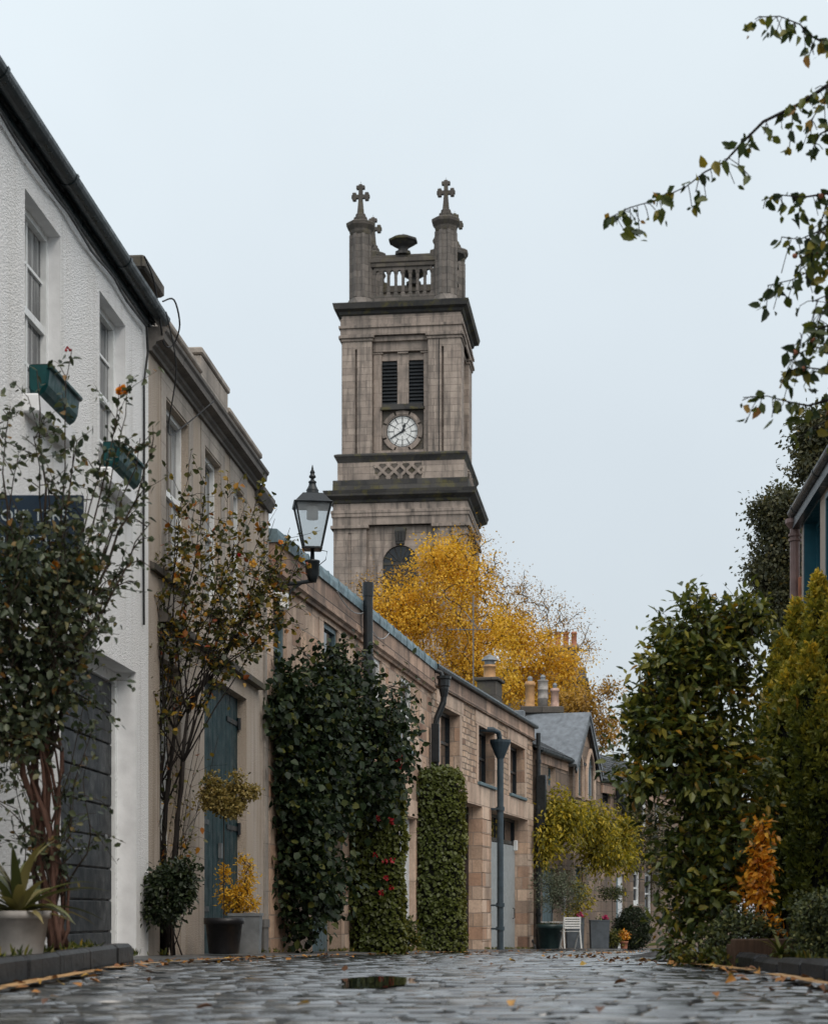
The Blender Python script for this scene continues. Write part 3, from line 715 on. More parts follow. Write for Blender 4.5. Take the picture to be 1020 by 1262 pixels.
# ================================================================== beige house with a parapet
f = FB
hs = thing('beige_house', 'beige roughcast house with stone cornice and parapet between white house and pink stone mews', 'house', (f.x0, f.y0, 0), f.rot)
U = f.u; U1 = f.uy(22.62); cb = 5.14 + CZ; ct = 5.35 + CZ
wt, wb = 4.9 + CZ, 3.28 + CZ
ws = [(U(204), U(232), wb, wt), (U(252), U(272), wb, wt), (U(287), U(300), wb, wt)]
dgreen = (U(252), U(304), -.8, 2.52 + CZ, .12); dwhite = (U(197), U(223), -.8, 2.4 + CZ, .2)
ops = ws + [dgreen, dwhite]
mb = MB(); wallgrid(mb, 0, U1, -1, cb, ops, .13); shell(mb, 0, U1, -1, cb + .2, 6.5); reveals(mb, ops, .13); obj('wall', mb, M['beige_harl'], hs)
for o in ws:
    window(hs, *o, .13, M['white_paint'], M['glass_curtain'], (0, 1)); sill(hs, o[0], o[1], o[2], M['beige_stone'], .06, .12, .1)
for o in ws: # smooth stone dressings a little proud of the harling
    mb = MB()
    mb.box(o[0] - .2, o[0], -.008, .0, o[2], o[3] + .02); mb.box(o[1], o[1] + .2, -.008, .0, o[2], o[3] + .02); mb.box(o[0] - .2, o[1] + .2, -.008, 0, o[3] + .02, cb - .002)
    obj('window_surround', mb, M['beige_stone'], hs)
mb = MB(); cornice_run(mb, [(.02, cb), (-.035, cb), (-.04, cb + .03), (-.07, cb + .05), (-.075, cb + .08), (-.15, cb + .10), (-.155, cb + .16), (-.175, cb + .18), (-.18, cb + .21), (.02, cb + .225)], -.02, U(314)); cornice_run(mb, [(.02, cb - .1), (-.06, cb - .1), (-.11, cb), (-.11, cb + .06), (.02, cb + .08)], U(314) + .003, U1 + .06); obj('cornice', mb, M['cornice_grey'], hs)
mb = MB(); mb.bbox(0, U(248), .03, .25, cb + .2, 5.62 + CZ, .012); mb.bbox(U(248), U(281), .0, .29, cb + .2, 5.83 + CZ, .014); mb.bbox(U(281), U(321), .03, .25, cb + .2, 5.62 + CZ, .012)
for a, b, z in ((0, U(248) - .003, 5.62), (U(248) - .03, U(281) + .03, 5.83), (U(281) + .035, U(321) + .03, 5.62)): mb.bbox(a, b, -.02, .3, z + CZ + .001, z + CZ + .07, .012)
obj('parapet', mb, M['beige_stone'], hs)
mb = MB(); roof2(mb, 0, U1, cb + .1, 6.5, .7, -.3); obj('roof', mb, M['slate'], hs)
dd = plank_door(hs, dgreen[0], dgreen[1], -.35, dgreen[3], .11, M['teal_door'], 10, 'double_door')
for z in (.35, 1.3, 2.55):
    for x0, x1, xk in ((dgreen[0] + .03, dgreen[0] + .7, dgreen[0] + .03), (dgreen[1] - .7, dgreen[1] - .03, dgreen[1] - .03)): mb = MB(); mb.box(x0, x1, .095, .108, z, z + .055); mb.lathe([(.025, z - .04), (.025, z + .1)], 8, c=(xk, .088, 0)); obj('hinge', mb, M['iron'], dd)
mb = MB(); mb.box((dgreen[0] + dgreen[1]) / 2 + .05, (dgreen[0] + dgreen[1]) / 2 + .12, .07, .108, .95, 1.12); obj('latch', mb, M['zinc'], dd)
window(hs, dwhite[0], dwhite[1], -.3, dwhite[3], .2, M['white_paint'], M['glass_curtain'], (0, 2), .07, False, 'glazed_door')
mb = MB(); cornice_run(mb, [(.01, 2.72 + CZ), (-.09, 2.72 + CZ), (-.1, 2.78 + CZ), (0.01, 2.86 + CZ)], U(196), U(318)); obj('drip_mould', mb, M['dark_stone'], hs)
mb = MB(); cornice_run(mb, [(.01, 3.2 + CZ - .05), (-.05, 3.2 + CZ - .05), (-.06, 3.2 + CZ), (0.01, 3.2 + CZ + .03)], .05, U(215)); obj('drip_mould', mb, M['dark_stone'], hs)
downpipe(hs, U(318), -.09, -.4, .25, .045, M['galv'], False, (.2,), 'waste_pipe')
mb = MB(); mb.bbox(U1 - .22, U1 + .03, -.03, .1, -1, cb - .01, .01); obj('quoin_strip', mb, M['beige_stone'], hs)
mb = MB(); mb.wire([(U(178) , -.2, cb + .3), (U(190), -.21, cb - .1), (U(205), -.02, cb - .55), (U(225), -.02, cb - .3), (U(240), -.2, cb + .1)], .007, 5); obj('cable', mb, M['cable'], hs)

# ================================================================== pink stone mews, first house
def ashlar_wall(hs, ops, U1, base, topz, dep, m_wall, m_rev, depth=6.5):
    mb = MB(); wallgrid(mb, 0, U1, base, topz, ops, dep); shell(mb, 0, U1, base, topz, depth); obj('wall', mb, m_wall, hs)
    reveal_parts(hs, ops, dep, m_rev)
f = FA
hs = thing('stone_mews_house', 'pink stone mews house with copper-topped eave behind the dark climber and lamp', 'house', (f.x0, f.y0, 0), f.rot)
U = f.u; U1 = f.uy(34.9); wt = 4.17 + CZ; wb = 2.92 + CZ
ws = [(U(336), U(352.5), 2.6 + CZ, wt), (U(398), U(417), wb, wt), (U(451), U(470), wb, wt), (U(493), U(508), wb, wt)]
door = [(U(385), U(421), -1.1, 1.75, .3), (U(439), U(468), -1.1, 1.75, .3), (U(492), U(512), -1.1, 2.05, .25)]
ops = [o for o in ws] + door
ashlar_wall(hs, ops, U1, -1.2, 4.26 + CZ, .105, M['ashlar'], M['dressed'])
for k, o in enumerate(ws):
    window(hs, *o, .10, M['bluegrey_frame'] if k < 2 else M['white_paint'], M['glass'], (0, 1), .07)
    sill(hs, o[0], o[1], o[2], M['bluegrey_frame'], .05, .08, .08)
for o in ws:
    for a_, b_ in ((o[0] - .28, o[0]), (o[1], o[1] + .28)): mb = MB(); mb.box(a_, b_, -.012, .0, o[2] - .1, o[3]); obj('jamb', mb, M['dressed'], hs)
z0 = 4.24 + CZ
mb = MB(); cornice_run(mb, [(.02, z0), (-.05, z0), (-.06, z0 + .04), (-.1, z0 + .07), (-.1, z0 + .1), (-.08, z0 + .12), (-.08, z0 + .43), (.02, z0 + .43)], -.02, U1); obj('eave_course', mb, M['sooty'], hs)
mb = MB(); cornice_run(mb, [(.1, z0 + .433), (-.11, z0 + .433), (-.115, z0 + .53), (-.10, z0 + .60), (.1, z0 + .62)], -.05, U1 - .02)
x = .4
while x < U1: cornice_run(mb, [(.1, z0 + .44), (-.118, z0 + .43), (-.128, z0 + .535), (-.105, z0 + .615), (.1, z0 + .635)], x, x + .035); x += .62
obj('copper_flashing', mb, M['copper'], hs)
mb = MB(); roof2(mb, -.05, U1, z0 + .48, 6.5, .35, -.1); obj('roof', mb, M['lead'], hs)
plank_door(hs, door[0][0], door[0][1], -.9, 1.75, .22, M['bluegrey_frame'], 9)
plank_door(hs, door[1][0], door[1][1], -.9, 1.75, .22, M['teal_door'], 9)
plank_door(hs, door[2][0], door[2][1], -.9, 2.05, .12, M['white_door'], 5)
mb = MB(); mb.box(U(380), U(514), -.02, 0, 2.07, 2.38); obj('lintel_course', mb, M['dressed'], hs)
# soil vent stack
x = U(438); mb = MB(); mb.lathe([(.075, .5), (.075, hz(735, 27.8))], 14, c=(x, -.1 - .1, 0)); mb.lathe([(.085, hz(735, 27.8) - .0), (.085, hz(718, 27.8)), (.055, hz(718, 27.8)), (.055, hz(725, 27.8))], 14, c=(x, -.2, 0))
for z in (1.6, 3.0, 4.2): mb.lathe([(.095, z), (.095, z + .08)], 14, c=(x, -.2, 0)); mb.box(x - .1, x + .1, -.2, 0, z + .02, z + .05)
obj('vent_stack', mb, M['iron'], hs)
# hopper and downpipe at the joint with the next house
x = U1 - .12; mb = MB(); zt = hz(838, 34.6)
mb.lathe([(.05, zt - .34), (.07, zt - .3), (.1, zt - .16), (.1, zt - .12), (.12, zt - .1), (.12, zt + .02), (.145, zt + .04), (.145, zt + .09), (.12, zt + .09)], 8, c=(x, -.26, 0), rot=PI / 8)
mb.tube([(x, -.26, zt - .3), (x, -.25, zt - .42), (x - .04, -.13, zt - .72), (x - .06, -.11, zt - .9), (x - .06, -.11, -.9)], .062, 10)
mb.tube([(x, -.26, zt), (x, -.2, zt + .16), (x, -.1, zt + .2)], .045, 8)
mb.bbox(x - .24, x - .13, -.2, -.05, zt - 1.6, zt - .85, .01)
for z in (zt - 1.0, zt - 2.2, zt - 3.6): mb.lathe([(.082, z), (.082, z + .09)], 10, c=(x - .06, -.11, 0))
obj('downpipe', mb, M['iron'], hs)
mb = MB(); mb.bbox(.06, .18, -.2, -.0, 3.98 + CZ, 4.06 + CZ, .02); mb.bbox(.07, .17, -.2, -.1, 3.84 + CZ, 3.978 + CZ, .02); obj('wall_light', mb, M['white_paint'], hs)
mb = MB(); g = np.random.default_rng(2)
for a, b, s in ((U(440), U(470), .22), (U(405), U(438), .12)):
    mb.tube([(x_, -.13, z0 + .4 - s * 4 * k * (1 - k)) for k, x_ in zip(np.linspace(0, 1, 9), np.linspace(a, b, 9))], .008, 5)
obj('cable', mb, M['wire'], hs)
mb = MB(); mb.bbox(U(418), U(427), 1.2, 1.7, z0 + .6, z0 + .95, .02); obj('roof_vent', mb, M['galv'], hs)

# ================================================================== pink stone mews, second house
f = FS
hs = thing('stone_mews_house', 'rubble stone mews house with tall blue hopper pipe and pale garage door', 'house', (f.x0, f.y0, 0), f.rot)
U = f.u; U1 = f.uy(46.5); wt, wb = 4.09 + CZ, 2.84 + CZ
ws = [(U(542), U(566), wb, wt), (U(589), U(609), wb, wt), (U(628), U(646), wb, wt)]
O1 = (U(541), U(593), -1.2, 2.31 + CZ, .42); O2 = (U(604), U(649), -1.2, 2.31 + CZ, .42)
ops = ws + [O1, O2]
mb = MB(); wallgrid(mb, 0, U1, -1.4, 4.42 + CZ, ops, .42); shell(mb, 0, U1, -1.4, 4.42 + CZ, 6.5); obj('wall', mb, M['rubble'], hs)
reveal_parts(hs, ops, .27, M['ashlar'])
for o in ws:
    window(hs, *o, .265, M['iron'], M['glass'], (1, 1), .07); sill(hs, o[0], o[1], o[2], M['bluegrey_frame'], .07, .07, .24, .05)
for o in ws:
    for a_, b_ in ((o[0] - .2, o[0]), (o[1], o[1] + .2)): mb = MB(); mb.box(a_, b_, -.014, 0, o[2], o[3]); obj('jamb', mb, M['dressed'], hs)
    mb = MB(); mb.box(o[0] - .36, o[1] + .36, -.016, 0, o[3] + .002, o[3] + .3); obj('lintel', mb, M['dressed'], hs)
mb = MB(); mb.box(0, U1, -.02, 0, O1[3] + .002, wb - .08); obj('band_course', mb, M['dressed'], hs)
g = np.random.default_rng(7)   # door piers of squared stones, each course a little different
for a, b in ((U(593), U(604)), (U(649), U1), (0, U(541))):
    z = -1.3; mb = MB()
    while z < O1[3]:
        h = g.uniform(.27, .36); mb.bbox(a + g.uniform(.0, .006), b - g.uniform(.0, .006), -.02 - g.uniform(0, .008), -.001, z, min(z + h - .008, O1[3]), .006); z += h
    obj('pier', mb, M['ashlar'], hs)
z0 = 4.42 + CZ
mb = MB(); cornice_run(mb, [(.02, z0), (-.06, z0), (-.07, z0 + .05), (-.05, z0 + .08), (-.05, z0 + .3), (-.02, z0 + .31), (.02, z0 + .31)], .0, U1 + .02); obj('eave_course', mb, M['sooty'], hs)
mb = MB(); cornice_run(mb, [(.1, z0 + .312), (-.13, z0 + .312), (-.15, z0 + .36), (-.14, z0 + .40), (.1, z0 + .42)], -.02, U1 + .05); obj('gutter', mb, M['gutter'], hs)
mb = MB(); roof2(mb, 0, U1, z0 + .35, 6.5, .45, -.1); mb.bbox(U1 - .22, U1 + .02, .2, 3.2, z0 + .3, z0 + .78, .02); obj('roof', mb, M['lead'], hs)
mb = MB(); y = .34
for k in range(46):
    z = -1.15 + k * .075; mb.box(O1[0], O1[1], y, y + .03, z, z + .05)
mb.box(O1[0], O1[1], y + .035, y + .06, -1.2, O1[3]); mb.box(O1[1] - .06, O1[1], y - .05, y, -1.2, O1[3]); d_ = obj('garage_door', mb, M['dark_wood'], hs)
zt = hz(1037, 42.5)
gd = plank_door(hs, O2[0] + .05, O2[1] - .06, -1.05, zt, .3, M['grey_door'], 3, 'garage_door', gap=.008)
mb = MB(); mb.tube([(O2[1] - .4, .3, .15), (O2[1] - .4, .25, .17), (O2[1] - .4, .25, .4), (O2[1] - .4, .3, .42)], .012, 6); obj('handle', mb, M['iron'], gd)
window(hs, O2[0], O2[1], zt + .02, O2[3], .38, M['iron'], M['glass'], (3, 0), .07, False, 'fanlight')
mb = MB()
for x in (O2[0] + .25, O2[1] - .25): mb.bbox(x - .05, x + .05, .2, .3, zt - .12, zt + .14, .015)
obj('door_runner', mb, M['white_paint'], hs)
x = U(604.5); mb = MB(); zt = hz(935, 40.9)
mb.lathe([(.075, -1.0), (.075, zt), (.09, zt), (.24, zt + .36), (.245, zt + .42), (.2, zt + .42), (.09, zt + .1)], 16, c=(x, -.22, 0))
mb.tube([(x - .75, .3, zt + .62), (x - .35, -.12, zt + .62), (x - .12, -.2, zt + .58), (x - .03, -.22, zt + .4)], .06, 10)
for z in (zt - 1.2, zt - 3.4, -.1): mb.lathe([(.1, z), (.1, z + .09)], 14, c=(x, -.22, 0)); mb.box(x - .12, x + .12, -.22, -.02, z + .02, z + .06)
obj('hopper_pipe', mb, M['pipe_blue'], hs)
x = U1 + .05; mb = MB(); mb.lathe([(.06, -1.2), (.06, z0 + .2)], 12, c=(x, -.14, 0))
for z in (.2, 1.6, 3.0, 4.2): mb.lathe([(.08, z), (.08, z + .09)], 12, c=(x, -.14, 0))
mb.bbox(x - .06, x + .16, -.34, -.1, hz(1018, 46.5), hz(955, 46.5), .02); obj('downpipe', mb, M['iron'], hs)
mb = MB(); mb.tube([(U1 - .25, -.05, -1.0), (U1 - .25, -.09, -.55), (U1 - .25, -.02, -.4)], .04, 8); obj('waste_pipe', mb, M['galv'], hs)
def on_house(f, px, z, dback, w):   # house-local point for something standing at pixel column px, y = z
    X = (px - CX) * z / F; d = Vector((X - f.x0, z - f.y0)); t = Vector((f.s, 1)) / f.n
    return d.dot(t), -(d.x * t.y - d.y * t.x), w
x, y, _ = on_house(FS, 603, 43, 0, 0); zc = hz(862, 43)
mb = MB(); mb.bbox(x - .36, x + .36, y - .24, y + .24, z0 + .3, hz(841, 43), .02); st = obj('chimney', mb, M['dark_stone'], hs)
mb = MB(); mb.bbox(x - .43, x + .43, y - .3, y + .3, hz(841, 43) + .002, hz(837, 43), .015); obj('cap_slab', mb, M['dark_stone'], st)
chimney_pot(hs, x, y, hz(837, 43) + .002, .15, .34, M['terracotta'], 'hat')
x, y, _ = on_house(FS, 583, 41.5, 0, 0)
mb = MB(); zt = hz(733, 41.5); mb.tube([(x, y, z0 + .3), (x, y, zt)], .015, 6); zb_ = hz(776, 41.5)
d = Vector((FS.n and 1, 0)); c_, s_ = math.cos(-FS.rot), math.sin(-FS.rot)
def hx(a, b): return (x + a * c_ - b * s_, y + a * s_ + b * c_)
mb.tube([(*hx(-.62, 0), zb_), (*hx(.42, 0), zb_)], .012, 5)
for k in np.linspace(-.6, .3, 10): mb.tube([(*hx(k, -.28), zb_ + .01), (*hx(k, .28), zb_ + .01)], .006, 4)
mb.tube([(*hx(.1, 0), zb_ + .02), (*hx(-.2, 0), zb_ + .42)], .012, 5); mb.tube([(*hx(.1, 0), zb_ + .02), (*hx(.35, 0), zb_ + .4)], .012, 5)
obj('aerial', mb, M['galv'], hs)

# ================================================================== house with the gothic gablet
f = FC
hs = thing('gothic_mews_house', 'dark stone cottage with slate roof, steep gablet and pointed lancet windows', 'house', (f.x0, f.y0, 0), f.rot)
U = f.u; U1 = f.uy(54.5); ev = 4.2 + CZ
w1 = (U(675), U(684), hz(968, 48), hz(944, 48)); d1 = (U(668), U(690), -1.3, 1.5, .25); d2 = (U(709), U(722), -1.3, 1.6, .25); d3 = (U(694), U(703), -.1, 1.5)
ops = [w1, d1, d2, d3]
mb = MB(); wallgrid(mb, 0, U1, -1.5, ev, ops, .25); shell(mb, 0, U1, -1.5, ev, 6)
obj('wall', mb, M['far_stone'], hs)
reveal_parts(hs, ops, .25, M['dressed'])
window(hs, *w1, .2, M['bluegrey_frame'], M['glass'], (0, 1)); window(hs, *d3, .2, M['white_paint'], M['glass'], (0, 1))
plank_door(hs, d1[0], d1[1], -1.2, d1[3], .2, M['bluegrey_frame'], 6); plank_door(hs, d2[0], d2[1], -1.2, d2[3], .2, M['teal_door'], 5)
ga, gb = U(700.5), U(731.5); gp = (ga + gb) / 2; gpz = hz(877, 51.9); y0, y1 = -.10, 1.6
poly = [(ga + .1, 2.7), (gb - .1, 2.7), (gb - .1, ev), (gp, gpz - .12), (ga + .1, ev)]
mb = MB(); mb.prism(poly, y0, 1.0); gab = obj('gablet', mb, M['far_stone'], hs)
mb = MB()
for s, e in (((ga - .12, ev - .16), (gp, gpz - .09)), ((gp, gpz - .09), (gb + .14, ev - .18))):
    dx, dz = e[0] - s[0], e[1] - s[1]; L = math.hypot(dx, dz); nx_, nz_ = -dz / L * .09, dx / L * .09
    mb.prism([s, e, (e[0] + nx_, e[1] + nz_), (s[0] + nx_, s[1] + nz_)], y0 - .16, 3.2)
obj('gablet_roof', mb, M['lead'], gab)
mb = MB()
for s, e in (((ga - .1, ev - .22), (gp, gpz - .14)), ((gp, gpz - .14), (gb + .12, ev - .24))):
    dx, dz = e[0] - s[0], e[1] - s[1]; L = math.hypot(dx, dz); nx_, nz_ = dz / L * .16, -dx / L * .16
    mb.prism([s, e, (e[0] + nx_, e[1] + nz_), (s[0] + nx_, s[1] + nz_)], y0 - .14, y0 - .09)
obj('barge_board', mb, M['iron'], gab)
def lancet(a, b, c, d):
    w = b - a; sp = d - w * .95; pts = [(a, c), (b, c), (b, sp)]
    for k in range(1, 7): t_ = k / 6 * PI / 3; pts.append((a + w * math.cos(t_), sp + w * math.sin(t_)))
    for k in range(5, -1, -1): t_ = k / 6 * PI / 3; pts.append((b - w * math.cos(t_), sp + w * math.sin(t_)))
    return pts
for a, b, tp in ((U(705.5), U(711.5), 931), (U(717.5), U(726), 922)):
    P = lancet(a, b, hz(984, 52), hz(tp, 52)); O_ = lancet(a - .1, b + .1, hz(986, 52), hz(tp - 5, 52))
    mb = MB(); n = len(P)
    vs = [(x, y0 - .07, z) for x, z in O_] + [(x, y0 - .07, z) for x, z in P] + [(x, y0 + .0, z) for x, z in O_] + [(x, y0 - .002, z) for x, z in P]
    fs = []
    for i in range(n):
        j = (i + 1) % n; fs += [(i, j, n + j, n + i), (2 * n + i, 2 * n + j, j, i), (n + i, n + j, 3 * n + j, 3 * n + i)]
    mb.add(vs, fs); lw = obj('lancet_window', mb, M['dressed'], hs)
    mb = MB(); mb.prism(P, y0 - .012, y0 - .003); obj('pane', mb, M['glass'], lw)
    mb = MB(); mb.box(a, a + .05, y0 - .03, y0 - .013, hz(984, 52), hz(948, 52)); mb.box((a + b) / 2 - .02, (a + b) / 2 + .02, y0 - .03, y0 - .013, hz(984, 52), hz(936, 52)); obj('frame', mb, M['bluegrey_frame'], lw)
gutter(hs, 0, ga - .1, -.1, ev + .03, .1, M['gutter'], 8, 2.0); gutter(hs, gb + .1, U1, -.1, ev + .03, .1, M['gutter'], 8, 2.0)
for a_, b_ in ((0, ga - .15), (gb + .15, U1)): mb = MB(); mb.box(a_, b_, -.03, 0, ev - .3, ev - .002); obj('eave_course', mb, M['sooty'], hs)
mb = MB(); roof2(mb, -.3, U1 + .1, ev + .05, 6, 1.55, .12); obj('roof', mb, M['slate'], hs)
x, y, _ = on_house(FC, 667, 52.6, 0, 0); zt = hz(872, 52.6)
mb = MB(); t_ = Matrix.Translation((x, y, 0)) @ Matrix.Rotation(-FC.rot, 4, 'Z')
mb.bbox(-.55, .55, -.28, .28, ev, zt - .2, .02, t_); stk = obj('chimney', mb, M['dark_stone'], hs)
mb = MB(); mb.bbox(-.63, .63, -.36, .36, zt - .198, zt, .02, t_); obj('cap_slab', mb, M['dark_stone'], stk)
for dx, r, h, m, cw, sty in ((-.34, .145, .76, M['terracotta'], 'can', 0), (.04, .15, .80, M['terra_grey'], 'can', 1), (.39, .125, .56, M['terra_pink'], 'can', 0)):
    p = t_ @ Vector((dx, 0, 0)); chimney_pot(hs, p.x, p.y, zt + .002, r, h, m, cw, sty)

# ================================================================== last house in the bend
f = FD
hs = thing('far_house', 'farthest stone house in the bend with slate roof and white sash windows', 'house', (f.x0, f.y0, 0), f.rot)
U = f.u; U1 = f.uy(70); ev = 3.95 + CZ
def rect(xa, xb, ya, yb): zz = f.z((xa + xb) / 2); return (U(xa), U(xb), hz(yb, zz), hz(ya, zz))
ws = [rect(780, 788.5, 1073, 1116), rect(794, 803, 1075, 1128), rect(790, 797, 966, 1020), rect(806, 813, 985, 1025)]
bk = [rect(742, 752, 972, 990)]; dr = [(U(759), U(770), -1.3, hz(1078, 57))]
ops = ws + bk + dr
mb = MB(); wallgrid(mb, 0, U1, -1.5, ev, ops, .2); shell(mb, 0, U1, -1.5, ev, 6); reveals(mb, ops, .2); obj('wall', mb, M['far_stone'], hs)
for o in ws: window(hs, *o, .12, M['white_paint'], M['glass'], (0, 0), .13)
for o in bk: window(hs, *o, .15, M['iron'], M['glass'], (0, 0), .05)
for o in dr:
    mb = MB(); mb.box(o[0], (o[0] + o[1]) / 2, .1, .15, -1.3, o[3]); ddo = obj('door', mb, M['bluegrey_frame'], hs)
    mb = MB(); mb.box((o[0] + o[1]) / 2 + .01, o[1], .1, .15, -1.3, o[3]); obj('door', mb, M['white_door'], hs)
mb = MB(); cornice_run(mb, [(.02, ev - .35), (-.06, ev - .35), (-.08, ev - .1), (-.06, ev + .05), (.02, ev + .05)], 0, U1); obj('eave_course', mb, M['sooty'], hs)
gutter(hs, 0, U1, -.12, ev + .05, .09, M['gutter'], 8, 2.5)
mb = MB(); roof2(mb, -.05, U1, ev + .05, 6, 1.5, .1); obj('roof', mb, M['slate'], hs)
mb = MB(); a = U(757); mb.tube([(a, 0, hz(987, 56.5)), (a, -.9, hz(987, 56.5))], .03, 6); mb.tube([(a, -.15, hz(987, 56.5)), (a, -.02, hz(978, 56.5))], .02, 6); mb.bbox(a - .18, a + .05, -.35, -.1, hz(1000, 56.5), hz(972, 56.5), .03); obj('bracket', mb, M['iron'], hs)

# ================================================================== tenement far behind
tn = thing('tenement', 'tall far tenement with red chimney pots rising behind the yellow trees', 'building', (8.2, 96, gz(96)), -.12)
Z = gz(96); z_ = lambda p: hz(p, 96) - Z
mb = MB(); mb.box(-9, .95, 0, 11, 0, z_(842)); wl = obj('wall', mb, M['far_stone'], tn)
mb = MB(); mb.bbox(-9.2, 1.15, -.25, 11.2, z_(842) + .002, z_(836), .05); obj('cornice', mb, M['tower_dark'], tn)
mb = MB(); mb.bbox(.952, 1.2, 0, 11, z_(866), z_(861), .02); obj('string_course', mb, M['sooty'], tn)
for k in range(3):
    for r_ in range(4):
        mb = MB(); xx = -1.4 - k * 2.6; zz = 2.2 + r_ * 3.1
        if zz + 1.8 > z_(848): continue
        mb.box(xx, xx + 1.1, -.03, .0, zz, zz + 1.8); obj('window', mb, M['glass_pale'], tn)
mb = MB(); mb.extr([(1, z_(842)), (5.5, z_(842) + 1.6), (10, z_(842)), (5.5, z_(842) - .2)], -9, .9); obj('roof', mb, M['slate'], tn)
mb = MB(); cx = (704 - CX) * 96 / F - 8.2; mb.bbox(cx - 1.4, cx + .28, .4, 1.5, z_(842), z_(798), .03); st = obj('chimney', mb, M['far_stone'], tn)
mb = MB(); mb.bbox(cx - 1.5, cx + .38, .3, 1.6, z_(798) + .002, z_(794), .03); obj('cap_slab', mb, M['sooty'], st)
for k in range(4): chimney_pot(tn, cx - 1.22 + k * .44, .95, z_(794) + .002, .155, .8, M['terra_red'])
mb = MB(); mb.tube([(.4, .5, z_(836)), (.4, .5, z_(824))], .05, 6); obj('roof_pipe', mb, M['iron'], tn)

# ================================================================== right-hand house
f = FR
hs = thing('cream_house', 'cream roughcast house with teal window reveals beyond the golden yews', 'house', (f.x0, f.y0, 0), f.rot)
U = f.u; U1 = f.uy(4.0); ev = 4.86 + CZ
w1 = (U(991), U(1010), 2.2, f.w(1009, 618)); w2 = (U(1018), U(1018) + 1.15, 2.2, w1[3] - .1); w3 = (w2[1] + 1.6, w2[1] + 2.7, 2.2, w2[3]); w4 = (w3[1] + 1.6, w3[1] + 2.7, 2.2, w2[3]); dr = (w2[1] + .3, w2[1] + 1.2, -.3, 2.0)
ops = [w1, w2, w3, w4, dr]
mb = MB(); wallgrid(mb, 0, U1, -.8, ev, ops, .2); shell(mb, 0, U1, -.8, ev, 6); obj('wall', mb, M['right_harl'], hs)
reveal_parts(hs, ops, .2, M['blue_frame'])
for o in (w1, w2, w3, w4): window(hs, *o, .2, M['blue_frame'], M['glass'], (0, 1), .06); sill(hs, o[0], o[1], o[2], M['blue_frame'], .05, .08, .15, .03)
plank_door(hs, dr[0], dr[1], -.3, dr[3], .12, M['blue_frame'], 5)
mb = MB()
for o in (w1, w2): mb = MB(); mb.box(o[0] - .035, o[0], -.012, 0, o[2], o[3] + .001); mb.box(o[0] - .035, o[1] + .035, -.012, 0, o[3], o[3] + .06); obj('window_surround', mb, M['bluegrey_frame'], hs)
gutter(hs, -.1, U1, -.095, ev + .04, .07, M['gutter'], 10, 1.8)
mb = MB(); mb.extr([(-.1, ev - .16), (.0, ev - .16), (.0, ev + .12), (-.08, ev + .12)], -.1, U1); obj('fascia', mb, M['gutter'], hs)
mb = MB(); roof2(mb, -.12, U1, ev + .09, 6, 1.5, .03); obj('roof', mb, M['slate'], hs)
mb = MB(); mb.bbox(.15, 1.0, .25, .9, ev + .12, ev + .5, .03); obj('rooflight', mb, M['lead'], hs)
mb = MB(); mb.lathe([(.062, -.6), (.062, hz(652, 22.1)), (.075, hz(652, 22.1)), (.12, hz(646, 22.1)), (.12, hz(641, 22.1))], 12, c=(-.16, -.06, 0))
for z in (hz(662, 22.1), hz(668, 22.1)): mb.lathe([(.08, z), (.08, z + .03)], 12, c=(-.16, -.06, 0))
obj('downpipe', mb, M['pipe_pink'], hs)
mb = MB(); mb.bbox(-.10, -.02, -.03, .1, hz(760, 22), hz(712, 22), .01); obj('meter_cover', mb, M['terra_red'], hs)

# garden wall beyond it
gw = thing('garden_wall', 'dark rubble garden wall beyond the cream house behind the big green bush', 'wall', (5.0, 22.6, 0), math.atan2(38, 15))
mb = MB(); L = math.hypot(15, 38); mb.bbox(0, L, -.2, .2, -1.5, 1.4, .02); obj('wall', mb, M['rubble'], gw)
mb = MB(); mb.bbox(-.03, L + .03, -.26, .26, 1.402, 1.5, .02); obj('coping', mb, M['sooty'], gw)
# ------------------------------------------------------------------ church tower
TH = math.radians(7); TB = gz(115); tw = thing('church_tower', 'tall grey-brown stone church clock tower with corner turrets and crosses above the rooftops', 'church tower', (-.35, 115.8, TB), -TH)
def H(py): return (HY - py) * 112 / F + CZ - TB
def LX(px): return (px - 494) * 112 / F
ROT = [Matrix.Rotation(k * PI / 2, 4, 'Z') for k in range(4)]
a1 = 3.78; a2 = 4.0; a3 = 4.22        # half widths: belfry, lattice stage, lower stage
def stage(name, a, p0, p1, m): mb = MB(); mb.box(-a, a, -a, a, H(p0), H(p1)); return obj(name, mb, m, tw)
mb = MB(); mb.box(-a3 - .15, a3 + .15, -a3 - .15, a3 + .15, -1, H(760)); mb.box(-a3 + .35, a3 - .35, -a3 + .35, a3 - .35, H(760), H(648)); mb.box(-a3, a3, -a3, a3, H(648), H(620)); obj('shaft', mb, M['tower'], tw)
mb = MB(); mb.box(-a2, a2, -a2, a2, H(592), H(569.5)); obj('lattice_stage', mb, M['tower'], tw)
mb = MB(); rc = .8; mb.box(-a1 + rc, a1 - rc, -a1 + rc, a1 - rc, H(558), H(412)); mb.box(-a1 + .02, a1 - .02, -a1 + .02, a1 - .02, H(412), H(386)); obj('belfry', mb, M['tower'], tw)
def cornice(name, a, prof, m):        # profile (outset, height) swept round the square tower
    mb = MB(); rings = [[(sx * (a + o), sy * (a + o), z) for sx, sy in ((-1, -1), (1, -1), (1, 1), (-1, 1))] for o, z in prof]
    mb.rings(rings); return obj(name, mb, m, tw)
cornice('cornice', a1, [(.02, H(386.5)), (.12, H(385)), (.16, H(382)), (.42, H(380)), (.45, H(377.5)), (.50, H(374)), (.50, H(373)), (.1, H(371))], M['tower_dark'])
